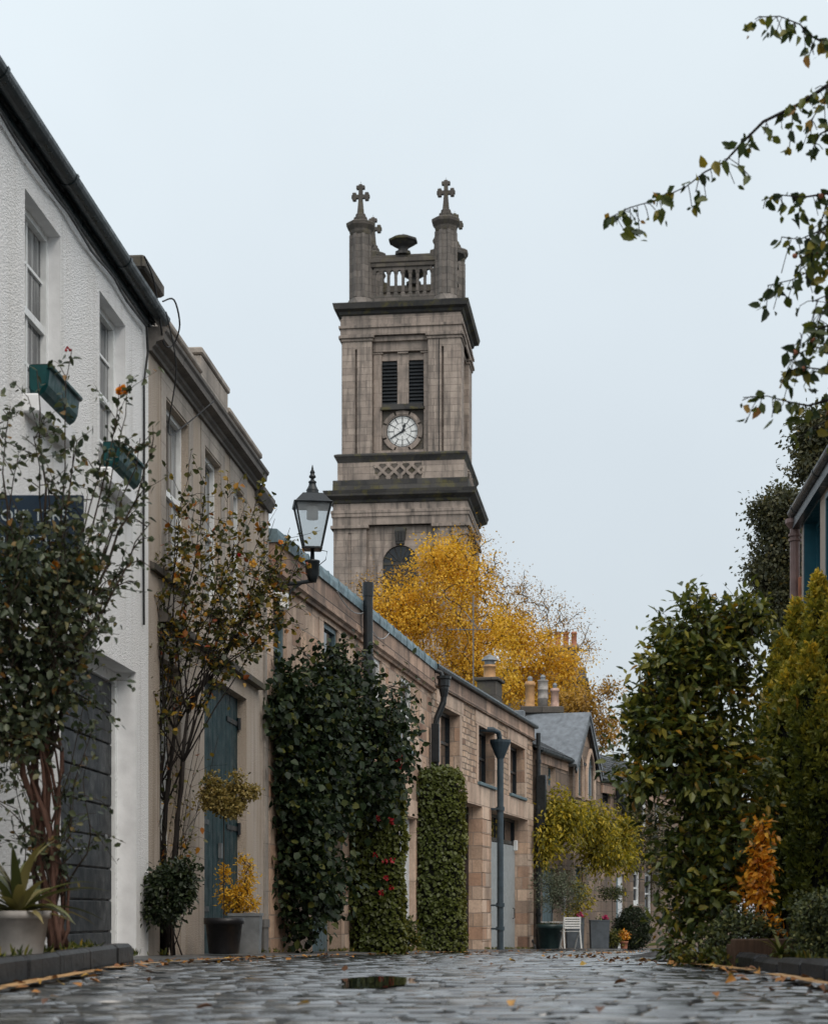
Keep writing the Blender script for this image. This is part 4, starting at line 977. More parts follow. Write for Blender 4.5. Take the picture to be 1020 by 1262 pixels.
cornice('cornice', a1, [(.0, H(559)), (.12, H(558)), (.2, H(564) + .3), (.42, H(560)), (.42, H(562)), (.3, H(566)), (.2, H(570)), (.0, H(570.5))][::-1], M['tower_dark'])
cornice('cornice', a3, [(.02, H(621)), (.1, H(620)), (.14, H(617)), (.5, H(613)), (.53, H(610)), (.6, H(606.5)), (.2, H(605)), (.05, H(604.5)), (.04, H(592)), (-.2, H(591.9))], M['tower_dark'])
cornice('architrave', a1, [(.0, H(412)), (.06, H(411.5)), (.06, H(403)), (.16, H(402.5)), (.16, H(399.5)), (.06, H(399)), (.06, H(391)), (.0, H(390))], M['tower_trim'])
cornice('architrave', a3, [(.0, H(648)), (.05, H(647.5)), (.05, H(638)), (.12, H(637.5)), (.12, H(634)), (.16, H(633)), (.16, H(630)), (.04, H(629)), (.0, H(622))], M['tower_trim'])
for k in range(4):
    Rm = ROT[k]
    # belfry corner pilasters with a slot between each pair
    for s in (-1, 1):
        mb = MB(); x0, x1 = (LX(421), LX(457.5)) if s < 0 else (LX(527.5), LX(567)); x1 = min(x1, a1); x0 = max(x0, -a1); xm = LX(438) if s < 0 else LX(545.5)
        yb = -a1; e = .0 if (k % 2 == 0) else .004
        mb.box(x0 + e, xm - .07, yb + e, yb + rc + .01, H(558), H(418)); mb.box(xm + .07, x1 - e, yb + e, yb + rc + .01, H(558), H(418)); mb.box(xm - .07, xm + .07, yb + .3, yb + rc, H(558), H(428)); mb.box(xm - .068, xm + .068, yb + .012, yb + rc, H(428), H(418))
        mb = MB() if False else mb
        obj('pilaster', MB().add([Rm @ Vector(v) for v in mb.v], mb.f), M['tower'], tw)
        mb = MB(); mb.bbox(x0 - .16 + e, x1 + .16 - e, yb - .18 + e, yb + rc, H(415), H(411) + .0, .02, Rm); mb.bbox(x0 - .08 + e, x1 + .08 - e, yb - .08 + e, yb + rc, H(418.5), H(415) - .003, .02, Rm); obj('capital', mb, M['tower_trim'], tw)
    # recess: inner strips, centre post, louvres, beam, sill
    yr = -a1 + rc
    mb = MB()
    mb.box(LX(458.5), LX(468.5), yr - .3, yr + .02, H(558), H(430), Rm); mb.box(LX(521), LX(526.5), yr - .3, yr + .02, H(558), H(430), Rm); mb.box(LX(488), LX(502), yr - .22, yr + .02, H(496), H(432), Rm)
    mb.box(LX(468.6), LX(520.9), yr - .16, yr + .02, H(440), H(431), Rm); mb.box(LX(458), LX(527), yr - .42, yr + .02, H(429.8), H(418), Rm); mb.box(LX(458), LX(527), yr - .62, yr + .02, H(417.9), H(411.9), Rm)
    obj('belfry_surround', mb, M['tower_trim'], tw)
    for c in (463.5, 495, 523.7): mb = MB(); mb.bbox(LX(c) - .34, LX(c) + .34, yr - .36, yr - .02, H(432.6), H(429.9), .03, Rm); obj('capital', mb, M['tower_trim'], tw)
    for x0, x1 in ((LX(468.5), LX(488)), (LX(502), LX(521))):
        mb = MB(); mb.box(x0, x1, yr - .02, yr + .02, H(495), H(439), Rm)
        nl = 12
        for i in range(nl):
            z0_ = H(494) + (H(441) - H(494)) * i / nl; dz = (H(441) - H(494)) / nl
            mb.add([Rm @ Vector(v) for v in [(x0, yr - .2, z0_), (x1, yr - .2, z0_), (x1, yr - .03, z0_ + dz * .85), (x0, yr - .03, z0_ + dz * .85), (x0, yr - .2, z0_ + .04), (x1, yr - .2, z0_ + .04), (x1, yr - .03, z0_ + dz * .85 + .04), (x0, yr - .03, z0_ + dz * .85 + .04)]],
                   [(0, 1, 2, 3), (7, 6, 5, 4), (0, 4, 5, 1), (3, 2, 6, 7)])
        obj('louvre', mb, M['louvre'], tw)
    mb = MB(); mb.bbox(LX(467), LX(522), yr - .42, yr, H(502), H(498.5), .02, Rm); mb.bbox(LX(469), LX(520), yr - .32, yr, H(498.4), H(494.5), .02, Rm); obj('ledge', mb, M['tower_dark'], tw)
    # clock: square dark panel, stone ring, opal dial with bars and hands
    cx, cz, r = LX(494), H(528), 19.2 * 112 / F
    mb = MB(); mb.box(LX(469), LX(520.5), yr - .1, yr + .01, H(551.5), H(503), Rm); pn = obj('clock_panel', mb, M['dark_stone'], tw)
    mb = MB(); mb.bbox(LX(467), LX(522), yr - .32, yr, H(558), H(552), .02, Rm); obj('ledge', mb, M['tower_trim'], tw)
    def ringm(mb, r0, r1, y0, y1, n=40, t0=0, t1=2 * PI):
        full = abs(t1 - t0 - 2 * PI) < 1e-6; A = [t0 + (t1 - t0) * i / n for i in range(n if full else n + 1)]; N_ = len(A); vs = []
        for t_ in A:
            for rr, yy in ((r0, y0), (r1, y0), (r1, y1), (r0, y1)): vs.append(Rm @ Vector((cx + rr * math.sin(t_), yy, cz + rr * math.cos(t_))))
        fs = []
        for i in range(N_ if full else N_ - 1):
            j = (i + 1) % N_
            for q in range(4): fs.append((i * 4 + q, i * 4 + (q + 1) % 4, j * 4 + (q + 1) % 4, j * 4 + q))
        if not full: fs += [(3, 2, 1, 0), tuple((N_ - 1) * 4 + q for q in range(4))]
        mb.add(vs, fs)
    mb = MB()
    for i in range(8): ringm(mb, r * 1.10, r * 1.33, yr - .24, yr - .06, 6, i * PI / 4 + .05 + PI / 8, (i + 1) * PI / 4 - .05 + PI / 8)
    ringm(mb, r * 1.02, r * 1.10, yr - .2, yr - .06); obj('clock_ring', mb, M['tower_trim'], tw)
    mb = MB(); vs = [Rm @ Vector((cx + r * math.sin(t_), yr - .14, cz + r * math.cos(t_))) for t_ in np.linspace(0, 2 * PI, 48, endpoint=False)]; vs += [Rm @ Vector((cx + r * math.sin(t_), yr - .1, cz + r * math.cos(t_))) for t_ in np.linspace(0, 2 * PI, 48, endpoint=False)]
    mb.add(vs, [tuple(range(48))] + [(i, (i + 1) % 48, 48 + (i + 1) % 48, 48 + i) for i in range(48)]); dl = obj('clock_dial', mb, M['dial'], tw)
    mb = MB(); ringm(mb, r * .975, r * 1.02, yr - .17, yr - .1); ringm(mb, r * .86, r * .875, yr - .152, yr - .141); ringm(mb, r * .545, r * .565, yr - .152, yr - .141)
    def bar(mb, ang, r0, r1, w0, w1, y0, y1):
        d = Vector((math.sin(ang), 0, math.cos(ang))); n_ = Vector((math.cos(ang), 0, -math.sin(ang))); c = Vector((cx, 0, cz)); vs = []
        for yy in (y0, y1):
            for rr, ww in ((r0, -w0), (r0, w0), (r1, w1), (r1, -w1)): p = c + d * rr + n_ * ww; vs.append(Rm @ Vector((p.x, yy, p.z)))
        mb.add(vs, [(0, 1, 2, 3), (7, 6, 5, 4), (0, 4, 5, 1), (1, 5, 6, 2), (2, 6, 7, 3), (3, 7, 4, 0)])
    for i in range(12): bar(mb, i * PI / 6, r * .54, r * .98, .022, .03, yr - .155, yr - .141)
    for i in range(60):
        if i % 5: bar(mb, i * PI / 30, r * .9, r * .96, .012, .012, yr - .15, yr - .141)
    for i in range(6): bar(mb, i * PI / 3 + PI / 6, 0, r * .3, .008, .008, yr - .148, yr - .141); bar(mb, i * PI / 3 + PI / 6 + .5, r * .27, r * .54, .008, .008, yr - .148, yr - .141); bar(mb, i * PI / 3 + PI / 6 - .5, r * .27, r * .54, .008, .008, yr - .148, yr - .141)
    obj('dial_marks', mb, M['iron'], dl)
    mb = MB(); A = math.radians(240); bar(mb, A, -r * .22, r * .84, .055, .03, yr - .2, yr - .18); obj('minute_hand', mb, M['iron'], dl)
    mb = MB(); A = math.radians(20); bar(mb, A, -r * .1, r * .4, .06, .05, yr - .178, yr - .16); bar(mb, A, r * .34, r * .55, .11, .02, yr - .179, yr - .159); obj('hour_hand', mb, M['iron'], dl)
    # lattice panel
    x0, x1, z0_, z1_ = LX(462), LX(520), H(590.5), H(571.5)
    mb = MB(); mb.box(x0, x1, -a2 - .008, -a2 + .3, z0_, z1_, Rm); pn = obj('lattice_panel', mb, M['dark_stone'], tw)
    mb = MB(); nb = 4; cw = (x1 - x0) / nb; hh = (z1_ - z0_) / 1.0
    for i in range(-1, nb + 1):
        for s in (1, -1):
            p, q = Vector((x0 + cw * (i + .0), 0, z0_ if s > 0 else z1_)), Vector((x0 + cw * (i + 1.35), 0, z1_ if s > 0 else z0_))
            d = (q - p); 
            if p.x < x0: t_ = (x0 - p.x) / d.x; p = p + d * t_
            if q.x > x1: t_ = (q.x - x1) / d.x; q = q - d * t_
            d = (q - p)
            if d.length < .1 or p.x >= x1: continue
            n_ = Vector((-d.z, 0, d.x)).normalized() * .085; e = .09 if s > 0 else .094; vs = []
            for yy in (-a2 - e, -a2 - .006):
                for v in (p - n_, p + n_, q + n_, q - n_): vs.append(Rm @ Vector((v.x, yy, v.z)))
            mb.add(vs, [(0, 1, 2, 3), (7, 6, 5, 4), (0, 4, 5, 1), (1, 5, 6, 2), (2, 6, 7, 3), (3, 7, 4, 0)])
    obj('lattice', mb, M['tower_trim'], pn)
    # lower stage: pilasters, arched window with keystone
    for s in (-1, 1):
        x0, x1 = (-a3, LX(452)) if s < 0 else (LX(536), a3); xm = (x0 + x1) / 2; e = 0 if k % 2 == 0 else .004
        mb = MB(); mb.box(x0 + e, xm - .1, -a3 + e, -a3 + .4, H(760), H(652), Rm); mb.box(xm + .1, x1 - e, -a3 + e, -a3 + .4, H(760), H(652), Rm); mb.box(xm - .1, xm + .1, -a3 + .08, -a3 + .4, H(760), H(657), Rm); mb.box(xm - .1, xm + .1, -a3 + e + .002, -a3 + .4, H(657), H(652), Rm); obj('pilaster', mb, M['tower'], tw)
        mb = MB(); mb.bbox(x0 - .16 + e, x1 + .16 - e, -a3 - .18 + e, -a3 + .4, H(652), H(648) - .003, .02, Rm); obj('capital', mb, M['tower_trim'], tw)
    yl = -a3 + .35; ax, az, ar = LX(494), H(695), 1.12
    def arch(r_, zlow, n=20): return [(ax - r_, zlow)] + [(ax + r_ * math.cos(t_), az + r_ * math.sin(t_)) for t_ in np.linspace(PI, 0, n)] + [(ax + r_, zlow)]
    O_, I_ = arch(ar + .34, H(735)), arch(ar, H(735)); n = len(O_); mb = MB(); vs = []
    for yy, P in ((yl - .2, O_), (yl - .2, I_), (yl + .01, O_), (yl + .01, I_)): vs += [Rm @ Vector((x, yy, z)) for x, z in P]
    fs = []
    for i in range(n - 1): j = i + 1; fs += [(i, j, n + j, n + i), (i, 2 * n + i, 2 * n + j, j), (n + i, n + j, 3 * n + j, 3 * n + i)]
    mb.add(vs, fs); aw = obj('arch_window', mb, M['tower_trim'], tw)
    mb = MB(); mb.prism(I_, yl - .03, yl - .006, Rm); obj('pane', mb, M['glass'], aw)
    mb = MB()
    for t_ in np.linspace(PI, 0, 9)[1:-1]: mb.tube([Rm @ Vector((ax, yl - .06, az)), Rm @ Vector((ax + ar * math.cos(t_), yl - .06, az + ar * math.sin(t_)))], .04, 4)
    mb.box(ax - ar, ax + ar, yl - .09, yl - .031, az - .08, az + .08, Rm); obj('tracery', mb, M['tower_dark'], aw)
    mb = MB(); vs = []
    for yy, w0, w1 in ((yl - .5, .26, .36), (yl, .26, .36)): vs += [Rm @ Vector(v) for v in ((ax - w0, yy, H(672)), (ax + w0, yy, H(672)), (ax + w1, yy, H(652)), (ax - w1, yy, H(652)))]
    mb.add(vs, [(0, 1, 2, 3), (7, 6, 5, 4), (0, 4, 5, 1), (1, 5, 6, 2), (2, 6, 7, 3), (3, 7, 4, 0)])
    for q in (-.18, 0, .18): mb.box(ax + q - .05, ax + q + .05, yl - .56, yl - .505, H(669), H(656), Rm)
    obj('keystone', mb, M['tower_dark'], tw)
    # balustrade between the turrets
    tx = 2.72; b = a1 - .95; yb = -tx - .05
    mb = MB(); mb.bbox(-tx + .4, tx - .4, yb - .22, yb + .22, H(371.5), H(357.5), .03, Rm); bl = obj('balustrade', mb, M['smoke'], tw)
    mb = MB(); mb.bbox(-tx + .4, tx - .4, yb - .24, yb + .24, H(322), H(317), .02, Rm); mb.bbox(-tx + .4, tx - .4, yb - .3, yb + .3, H(316.9), H(311), .04, Rm); mb.bbox(-tx + .4, tx - .4, yb - .2, yb + .2, H(310.9), H(307), .04, Rm); obj('rail', mb, M['dark_stone'], bl)
    nb = 9; xs_ = np.linspace(-1.85, 1.85, nb)
    for i in range(nb):
        mb = MB(); x = xs_[i]; h0, h1 = H(357.4), H(325)
        rings = []
        for z, w_ in ((h0, .13), (h0 + .15, .13), (h0 + .2, .09), (h1 - .3, .09), (h1 - .2, .13), (h1, .15)): rings.append([(x - w_, yb - w_, z), (x + w_, yb - w_, z), (x + w_, yb + w_, z), (x - w_, yb + w_, z)])
        mb.rings(rings, Rm); obj('baluster', mb, M['smoke'], bl)
    mb = MB()       # little round heads joining the balusters
    for i in range(nb - 1):
        xa, xb_ = xs_[i] + .1, xs_[i + 1] - .1; xm = (xa + xb_) / 2; rr = (xb_ - xa) / 2; zz = H(328.5); top_ = H(322)
        P = [(xa - .1, zz), (xa, zz)] + [(xm - rr * math.cos(t_), zz + rr * math.sin(t_)) for t_ in np.linspace(0, PI, 8)][1:-1] + [(xb_, zz), (xb_ + .1, zz), (xb_ + .1, top_), (xa - .1, top_)]
        mb.prism(P, yb - .14, yb + .14, Rm)
    mb.box(-tx + .4, -1.95, yb - .14, yb + .14, H(357.4), H(322), Rm); mb.box(1.95, tx - .4, yb - .14, yb + .14, H(357.4), H(322), Rm)
    obj('arcade', mb, M['smoke'], bl)
    # tazza on the middle of the rail
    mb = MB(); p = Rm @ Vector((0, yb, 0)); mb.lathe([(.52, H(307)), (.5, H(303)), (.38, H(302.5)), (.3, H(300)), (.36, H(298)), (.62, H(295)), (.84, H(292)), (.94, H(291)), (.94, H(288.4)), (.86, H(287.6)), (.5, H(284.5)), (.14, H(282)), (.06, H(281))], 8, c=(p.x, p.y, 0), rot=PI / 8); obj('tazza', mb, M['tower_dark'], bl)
    for s in (-1, 1):   # scrolls where the rail meets the turrets
        mb = MB(); P = [(s * (tx - .42), H(307)), (s * (tx - 1.0), H(307)), (s * (tx - .98), H(303)), (s * (tx - .75), H(302)), (s * (tx - .72), H(296)), (s * (tx - .84), H(292)), (s * (tx - .7), H(287)), (s * (tx - .52), H(288)), (s * (tx - .42), H(294))]
        mb.prism(P if s > 0 else P[::-1], yb - .16, yb + .16, Rm); obj('scroll', mb, M['dark_stone'], bl)
    # turret
    sx, sy = ((-1, -1), (1, -1), (1, 1), (-1, 1))[k]; c = (sx * tx, sy * tx, 0); o8 = PI / 8
    mb = MB(); zb_, zt_ = H(372), H(281); mb.lathe([(.98, zb_), (.98, zb_ + .12), (.72, zb_ + .6), (.66, zb_ + .62), (.66, zt_)], 8, c=c, rot=o8)
    tr = obj('turret', mb, M['turret'], tw)
    mb = MB()
    for i in range(8):
        t_ = o8 + i * PI / 4; mb.box(-.05, .085, -.10, .10, zb_ + .62, zt_, Matrix.Translation((c[0] + .64 * math.cos(t_), c[1] + .64 * math.sin(t_), 0)) @ Matrix.Rotation(t_, 4, 'Z'))
    obj('turret_ribs', mb, M['turret'], tr)
    mb = MB(); mb.lathe([(.68, H(281)), (.72, H(279)), (.74, H(275)), (.93, H(270)), (.95, H(266.5)), (.80, H(264.5)), (.72, H(264)), (.40, H(262))], 8, c=c, rot=o8); obj('cap', mb, M['dark_stone'], tr)
    mb = MB(); mb.lathe([(.44, H(262.5)), (.46, H(259.5)), (.44, H(258)), (.34, H(257)), (.33, H(254)), (.24, H(252.5))], 8, c=c, rot=o8)
    zc = H(231.5); q = Matrix.Translation((c[0], c[1], 0))
    vs = []
    for z, w_ in ((H(253), .2), (H(236), .13)): vs += [(-w_, -w_, z), (w_, -w_, z), (w_, w_, z), (-w_, w_, z)]
    mb.add([q @ Vector(v) for v in vs], [(0, 1, 5, 4), (1, 2, 6, 5), (2, 3, 7, 6), (3, 0, 4, 7), (4, 5, 6, 7)])
    mb.bbox(-.125, .125, -.125, .125, H(236), H(218), .01, q); mb.bbox(-.42, .42, -.115, .115, zc - .12, zc + .12, .01, q)
    for bx, bz in ((-.40, zc), (.40, zc)): mb.bbox(bx - .12, bx + .12, -.13, .13, bz - .26, bz + .26, .03, q); mb.bbox(bx - .18, bx + .18, -.12, .12, bz - .12, bz + .12, .03, q)
    mb.bbox(-.27, .27, -.13, .13, H(220) - .12, H(220) + .12, .03, q); mb.bbox(-.12, .12, -.12, .12, H(220) - .18, H(220) + .2, .03, q)
    mb.tube([q @ Vector((0, 0, H(217))), q @ Vector((0, 0, H(212.5)))], .012, 4)
    obj('cross', mb, M['dark_stone'], tr)
mb = MB(); mb.tube([(LX(541), -a1 - .03, H(700) ), (LX(541), -a1 - .03, H(412))], .03, 5); obj('lightning_conductor', mb, M['cable'], tw)
mb = MB(); mb.box(-a1 + 1, a1 - 1, -a1 + 1, a1 - 1, H(372), H(366)); mb.lathe([(3.2, H(366)), (.05, H(352))], 4, rot=PI / 4); obj('roof', mb, M['lead'], tw)

# ------------------------------------------------------------------ street lamp on its bracket
zl = 23.3; lx = (385 - CX) * zl / F; s_ = zl / F
def zz(p): return hz(p, zl)
base = FA.pt(FA.uy(zl), 0, 0); lm = thing('street_lamp', 'black heritage lantern with pointed finial on an iron wall bracket beside the stone mews', 'street lamp', (lx, zl, zz(712)), .12)
z = lambda p: zz(p) - zz(712)
mb = MB(); mb.lathe([(.05, z(712) - .06), (.07, z(711)), (.09, z(708)), (.09, z(694)), (.1, z(693)), (.1, z(691)), (.03, z(690)), (.024, z(676))], 14); obj('stem', mb, M['iron'], lm, True)
b0, b1 = .115, .225; zb_, zt_ = z(675), z(624)
mb = MB(); mb.bbox(-b0 - .01, b0 + .01, -b0 - .01, b0 + .01, zb_ - .03, zb_ + .0, .008)
for sx in (-1, 1):
    for sy in (-1, 1): mb.tube([(sx * b0, sy * b0, zb_), (sx * b1, sy * b1, zt_)], .013, 6)
for sx, sy in ((0, -1), (0, 1), (-1, 0), (1, 0)):
    pass
mb.rings([[(sx * (b1 + o), sy * (b1 + o), zq) for sx, sy in ((-1, -1), (1, -1), (1, 1), (-1, 1))] for o, zq in ((-.012, zt_), (.02, zt_), (.03, zt_ + .02), (.0, zt_ + .035), (-.095, zt_ + .15), (-.14, zt_ + .155), (-.14, zt_ + .02))], cap=True)
fr = obj('lantern', mb, M['iron'], lm)
mb = MB()
for k in range(4):
    Rm = Matrix.Rotation(k * PI / 2, 4, 'Z'); i = .012
    mb.add([Rm @ Vector(v) for v in [(-b0 + i, -b0 + .004, zb_ + .002), (b0 - i, -b0 + .004, zb_ + .002), (b1 - i, -b1 + .004, zt_), (-b1 + i, -b1 + .004, zt_)]], [(0, 1, 2, 3)])
obj('glass', mb, M['lantern_glass'], fr, fix=False)
mb = MB(); mb.lathe([(.075, z(640)), (.075, z(626)), (.08, z(625)), (.06, z(624))], 16); obj('lamp_shade', mb, M['opal'], fr, True)
mb = MB(); f0 = zt_ + .15; mb.lathe([(.09, f0), (.10, f0 + .015), (.075, f0 + .04), (.085, f0 + .055), (.07, f0 + .08), (.05, f0 + .12), (.045, f0 + .15), (.055, f0 + .16), (.05, f0 + .175), (.025, f0 + .19), (.022, f0 + .21), (.045, f0 + .225), (.045, f0 + .245), (.028, f0 + .265), (.028, f0 + .28), (.035, f0 + .29), (.015, f0 + .33), (.015, f0 + .345), (.004, f0 + .39)], 14); obj('finial', mb, M['iron'], lm, True)
# bracket arm back to the wall, wire loops
wl_ = Matrix.Rotation(-.12, 4, 'Z') @ Vector((-(lx - (FA.X(zl) - .0)) , 0.0, 0)); wl_ = Vector((FA.X(zl) - lx, 0, 0)); wl_ = Matrix.Rotation(-.12, 3, 'Z') @ wl_
mb = MB(); mb.tube([(0, 0, -.04), (wl_.x * .5, wl_.y * .5, -.07), (wl_.x, wl_.y, -.09)], [.028, .026, .03], 8); mb.tube([(wl_.x * .35, wl_.y * .35, -.07), (wl_.x * .7, wl_.y * .7, -.16), (wl_.x, wl_.y, -.4)], .016, 6)
mb.bbox(wl_.x - .04, wl_.x + .02, wl_.y - .07, wl_.y + .07, -.5, .05, .01); obj('bracket', mb, M['iron'], lm)
mb = MB(); mb.tube([(b0 * .7, -.02, zb_ - .03), (.19, -.03, zb_ - .05), (.17, -.03, zb_ - .16), (.06, -.02, zb_ - .25)], .006, 5); mb.tube([(-b0 * .7, 0, zb_ - .03), (-.16, 0, zb_ - .02), (-.14, 0, zb_ - .08)], .006, 5); obj('cable', mb, M['cable'], lm)
# ------------------------------------------------------------------ plants
def plant_root(name, label, cat, loc, group=None):
    return thing(name, label, cat, loc, 0, group)
def rel(o, P): return np.asarray(P, float) - np.array(o.location)
def flower(parent, P, r, m, seed, npet=16):
    g = np.random.default_rng(seed); d, _ = ball(g, npet, .3); d = norm(d)
    C = np.tile(np.asarray(P, float), (npet, 1)) + d * r * .25
    leaves('flower', C, d, g.normal(size=(npet, 3)), r, r * 1.1, m, parent, fold=.5, seed=seed)
def cane_plant(root, canes, g, nshoot, shoot_len, spacing, leaf, m_leaf, m_cane, rad=.012, leaf_n=3, start=.3, cname='canes', crown='foliage', droop=.3, aspect=.65):
    """arching canes with side shoots; leaves set along the shoots"""
    mb = MB(); LP, LD = [], []; loc = np.array(root.location)
    for ci, c in enumerate(canes):
        n = len(c); r0 = rad * g.uniform(.7, 1.3)
        mb.tube([p - loc for p in c], [max(.0025, r0 * (1 - .8 * k / (n - 1))) for k in range(n)], 5)
        L = np.linalg.norm(np.diff(c, axis=0), axis=1).sum()
        for s in range(nshoot):
            t = g.uniform(start, 1.0); k = min(n - 2, int(t * (n - 1))); f = t * (n - 1) - k; p = c[k] * (1 - f) + c[k + 1] * f
            tang = norm(c[k + 1] - c[k]); d = norm(tang * .5 + g.normal(size=3) * .75 + np.array([0, 0, .2])); l = shoot_len * g.uniform(.4, 1.3)
            q1 = p + d * l * .5 + g.normal(size=3) * l * .05; q2 = p + d * l + np.array([0, 0, -.12 * l]) + g.normal(size=3) * l * .1
            mb.tube([p - loc, q1 - loc, q2 - loc], [max(.0018, r0 * .32), max(.0015, r0 * .22), .0014], 4)
            m_ = max(2, int(l / spacing))
            for j in range(m_):
                tt = (j + .6) / m_; pp = (p * (1 - tt) ** 2 + 2 * q1 * tt * (1 - tt) + q2 * tt * tt)
                for _ in range(leaf_n): LP.append(pp + g.normal(size=3) * leaf * .35); LD.append(norm(d * .6 + g.normal(size=3) * .8 + np.array([0, 0, -droop])))
        m_ = int(L * (1 - start) / spacing * .6)
        for j in range(m_):
            t = g.uniform(start, 1.0); k = min(n - 2, int(t * (n - 1))); f = t * (n - 1) - k
            LP.append(c[k] * (1 - f) + c[k + 1] * f + g.normal(size=3) * .01); LD.append(norm(g.normal(size=3) + np.array([0, 0, -droop])))
    obj(cname, mb, m_cane, root, True, fix=False)
    LP = np.array(LP); LD = np.array(LD); N = norm(np.array([0, -.25, .8]) + g.normal(size=LP.shape) * .55)
    sz = leaf * g.uniform(.55, 1.3, len(LP))
    return leaves(crown, LP - loc, LD, N, sz, sz * aspect, m_leaf, root, seed=int(g.integers(9999)))

# ---- rambling rose in front of the white house (large, runs out of frame)
g = np.random.default_rng(21)
base = np.array([(62 - CX) * 10.9 / F, 10.9, .12])
ro = plant_root('rambling_rose', 'big rambling rose with twisted red-brown trunk climbing past the navy board', 'rose bush', tuple(base))
mb = MB(); head = np.array(W(48, 900, 10.9))
for k in range(13):
    ph = k * 2.1; P = []; w0 = g.normal(size=3) * .035; w1 = g.normal(size=3) * .06
    for t in np.linspace(0, 1, 12):
        c = base * (1 - t) + head * t; r = .07 + .045 * math.sin(t * 7 + k * 1.9) + .08 * max(0, t - .6)
        P.append(c + np.array([math.cos(ph + t * (3.5 + 3 * math.sin(k * 1.3)) + math.sin(k) * 2) * r * (.6 + .4 * (1 - t)), math.sin(ph + t * 5) * r, 0]) - base + w0 * math.sin(PI * t) * (1, 1, 0) + w1 * t * (1, 1, .5) + g.normal(size=3) * .006)
    mb.tube(P, [(.027 - .012 * t) * (.45 + .7 * ((k * 7) % 5) / 5) * (1 + .12 * g.normal()) for t in np.linspace(0, 1, 12)], 7)
obj('trunk', mb, M['bark_red'], ro, True, fix=False)
canes = []
tips = [(0, 930, 10.6), (20, 945, 10.5), (-20, 900, 10.5), (100, 860, 10.9), (8, 500, 10.6), (45, 455, 10.9), (85, 432, 11), (150, 478, 11.2), (160, 470, 11.4), (178, 540, 11.4), (195, 545, 11.3), (125, 560, 11.2), (20, 560, 10.4), (-30, 480, 10.7), (-70, 540, 10.5), (60, 590, 10.7), (110, 610, 11), (140, 640, 11.2), (182, 650, 11.4),
        (100, 690, 10.9), (30, 640, 10.5), (-20, 650, 10.5), (-60, 700, 10.4), (150, 700, 11.4), (130, 770, 11.3), (70, 700, 10.4), (15, 720, 10.3), (90, 540, 10.8), (-90, 620, 10.5), (80, 640, 10.5), (40, 540, 10.6), (60, 760, 10.3)]
for px, py, z in tips:
    tip = np.array(W(px, py, z)); mid = (head * .45 + tip * .55) + np.array([(-.12 if px < 40 else .06), g.normal() * .1, .18]); canes.append(bez(head + g.normal(size=3) * .05 - (0, 0, .12), mid, tip, 9, g, .012))
canes.append(np.array([W(60, 820, 10.9), W(85, 800, 10.8), W(100, 790, 10.8), W(118, 770, 10.85), W(112, 752, 10.9), W(100, 748, 10.9)]))
cane_plant(ro, canes, g, 9, .30, .05, .05, M['lf_rose'], M['bark'], .012, 2, .22)
low = [bez(base + (g.normal() * .06, g.normal() * .04, g.uniform(0, .5)), base + np.array([g.normal() * .15, -.08, .6]), np.array(W(px, py, 10.7 + g.normal() * .15)), 8, g, .018) for px, py in ((-10, 980), (10, 1010), (105, 930), (118, 890), (95, 960), (25, 960), (-40, 950), (112, 850), (0, 900), (88, 1010))]
cane_plant(ro, low, g, 8, .22, .06, .045, M['lf_rose'], M['bark'], .007, 2, .3, 'twigs', 'shoot_leaves')
# the thick lower skirt of old growth
bl = [(np.array(W(50, 830, 10.8)) , (.2, .22, .36), 1.3), (np.array(W(5, 800, 10.6)), (.3, .3, .4), 1.2), (np.array(W(80, 760, 10.9)), (.14, .2, .22), .5), (np.array(W(30, 700, 10.6)), (.3, .25, .3), 1.2), (np.array(W(95, 700, 10.8)), (.12, .2, .16), .3), (np.array(W(-40, 880, 10.7)), (.3, .25, .3), .8), (np.array(W(20, 900, 10.7)), (.2, .2, .2), .5)]
P, out, ci, cen = clump_pts(g, bl, 170, 26, .07, .6)
D, N = leaf_frames(g, out, .5, .7, .4); sz = .045 * g.uniform(.4, 1.5, len(P)); leaves('foliage', rel(ro, P), D, N, sz, sz * .7, M['lf_rose'], ro, seed=3)
e = skeleton(g, [head - (0, 0, .1), head, head + (0, 0, .1)], cen, .003, .25, .45, .018); tubes('twigs', e[0] - np.array(ro.location), e[1] - np.array(ro.location), e[2], e[3], M['bark'], ro, 4)
flower(ro, rel(ro, W(150, 481, 11.2)), .034, M['petal_o'], 1, 22); flower(ro, rel(ro, W(67, 697, 10.6)), .024, M['petal_o'], 2); flower(ro, rel(ro, W(84, 431, 11)), .018, M['petal_r'], 3, 10)

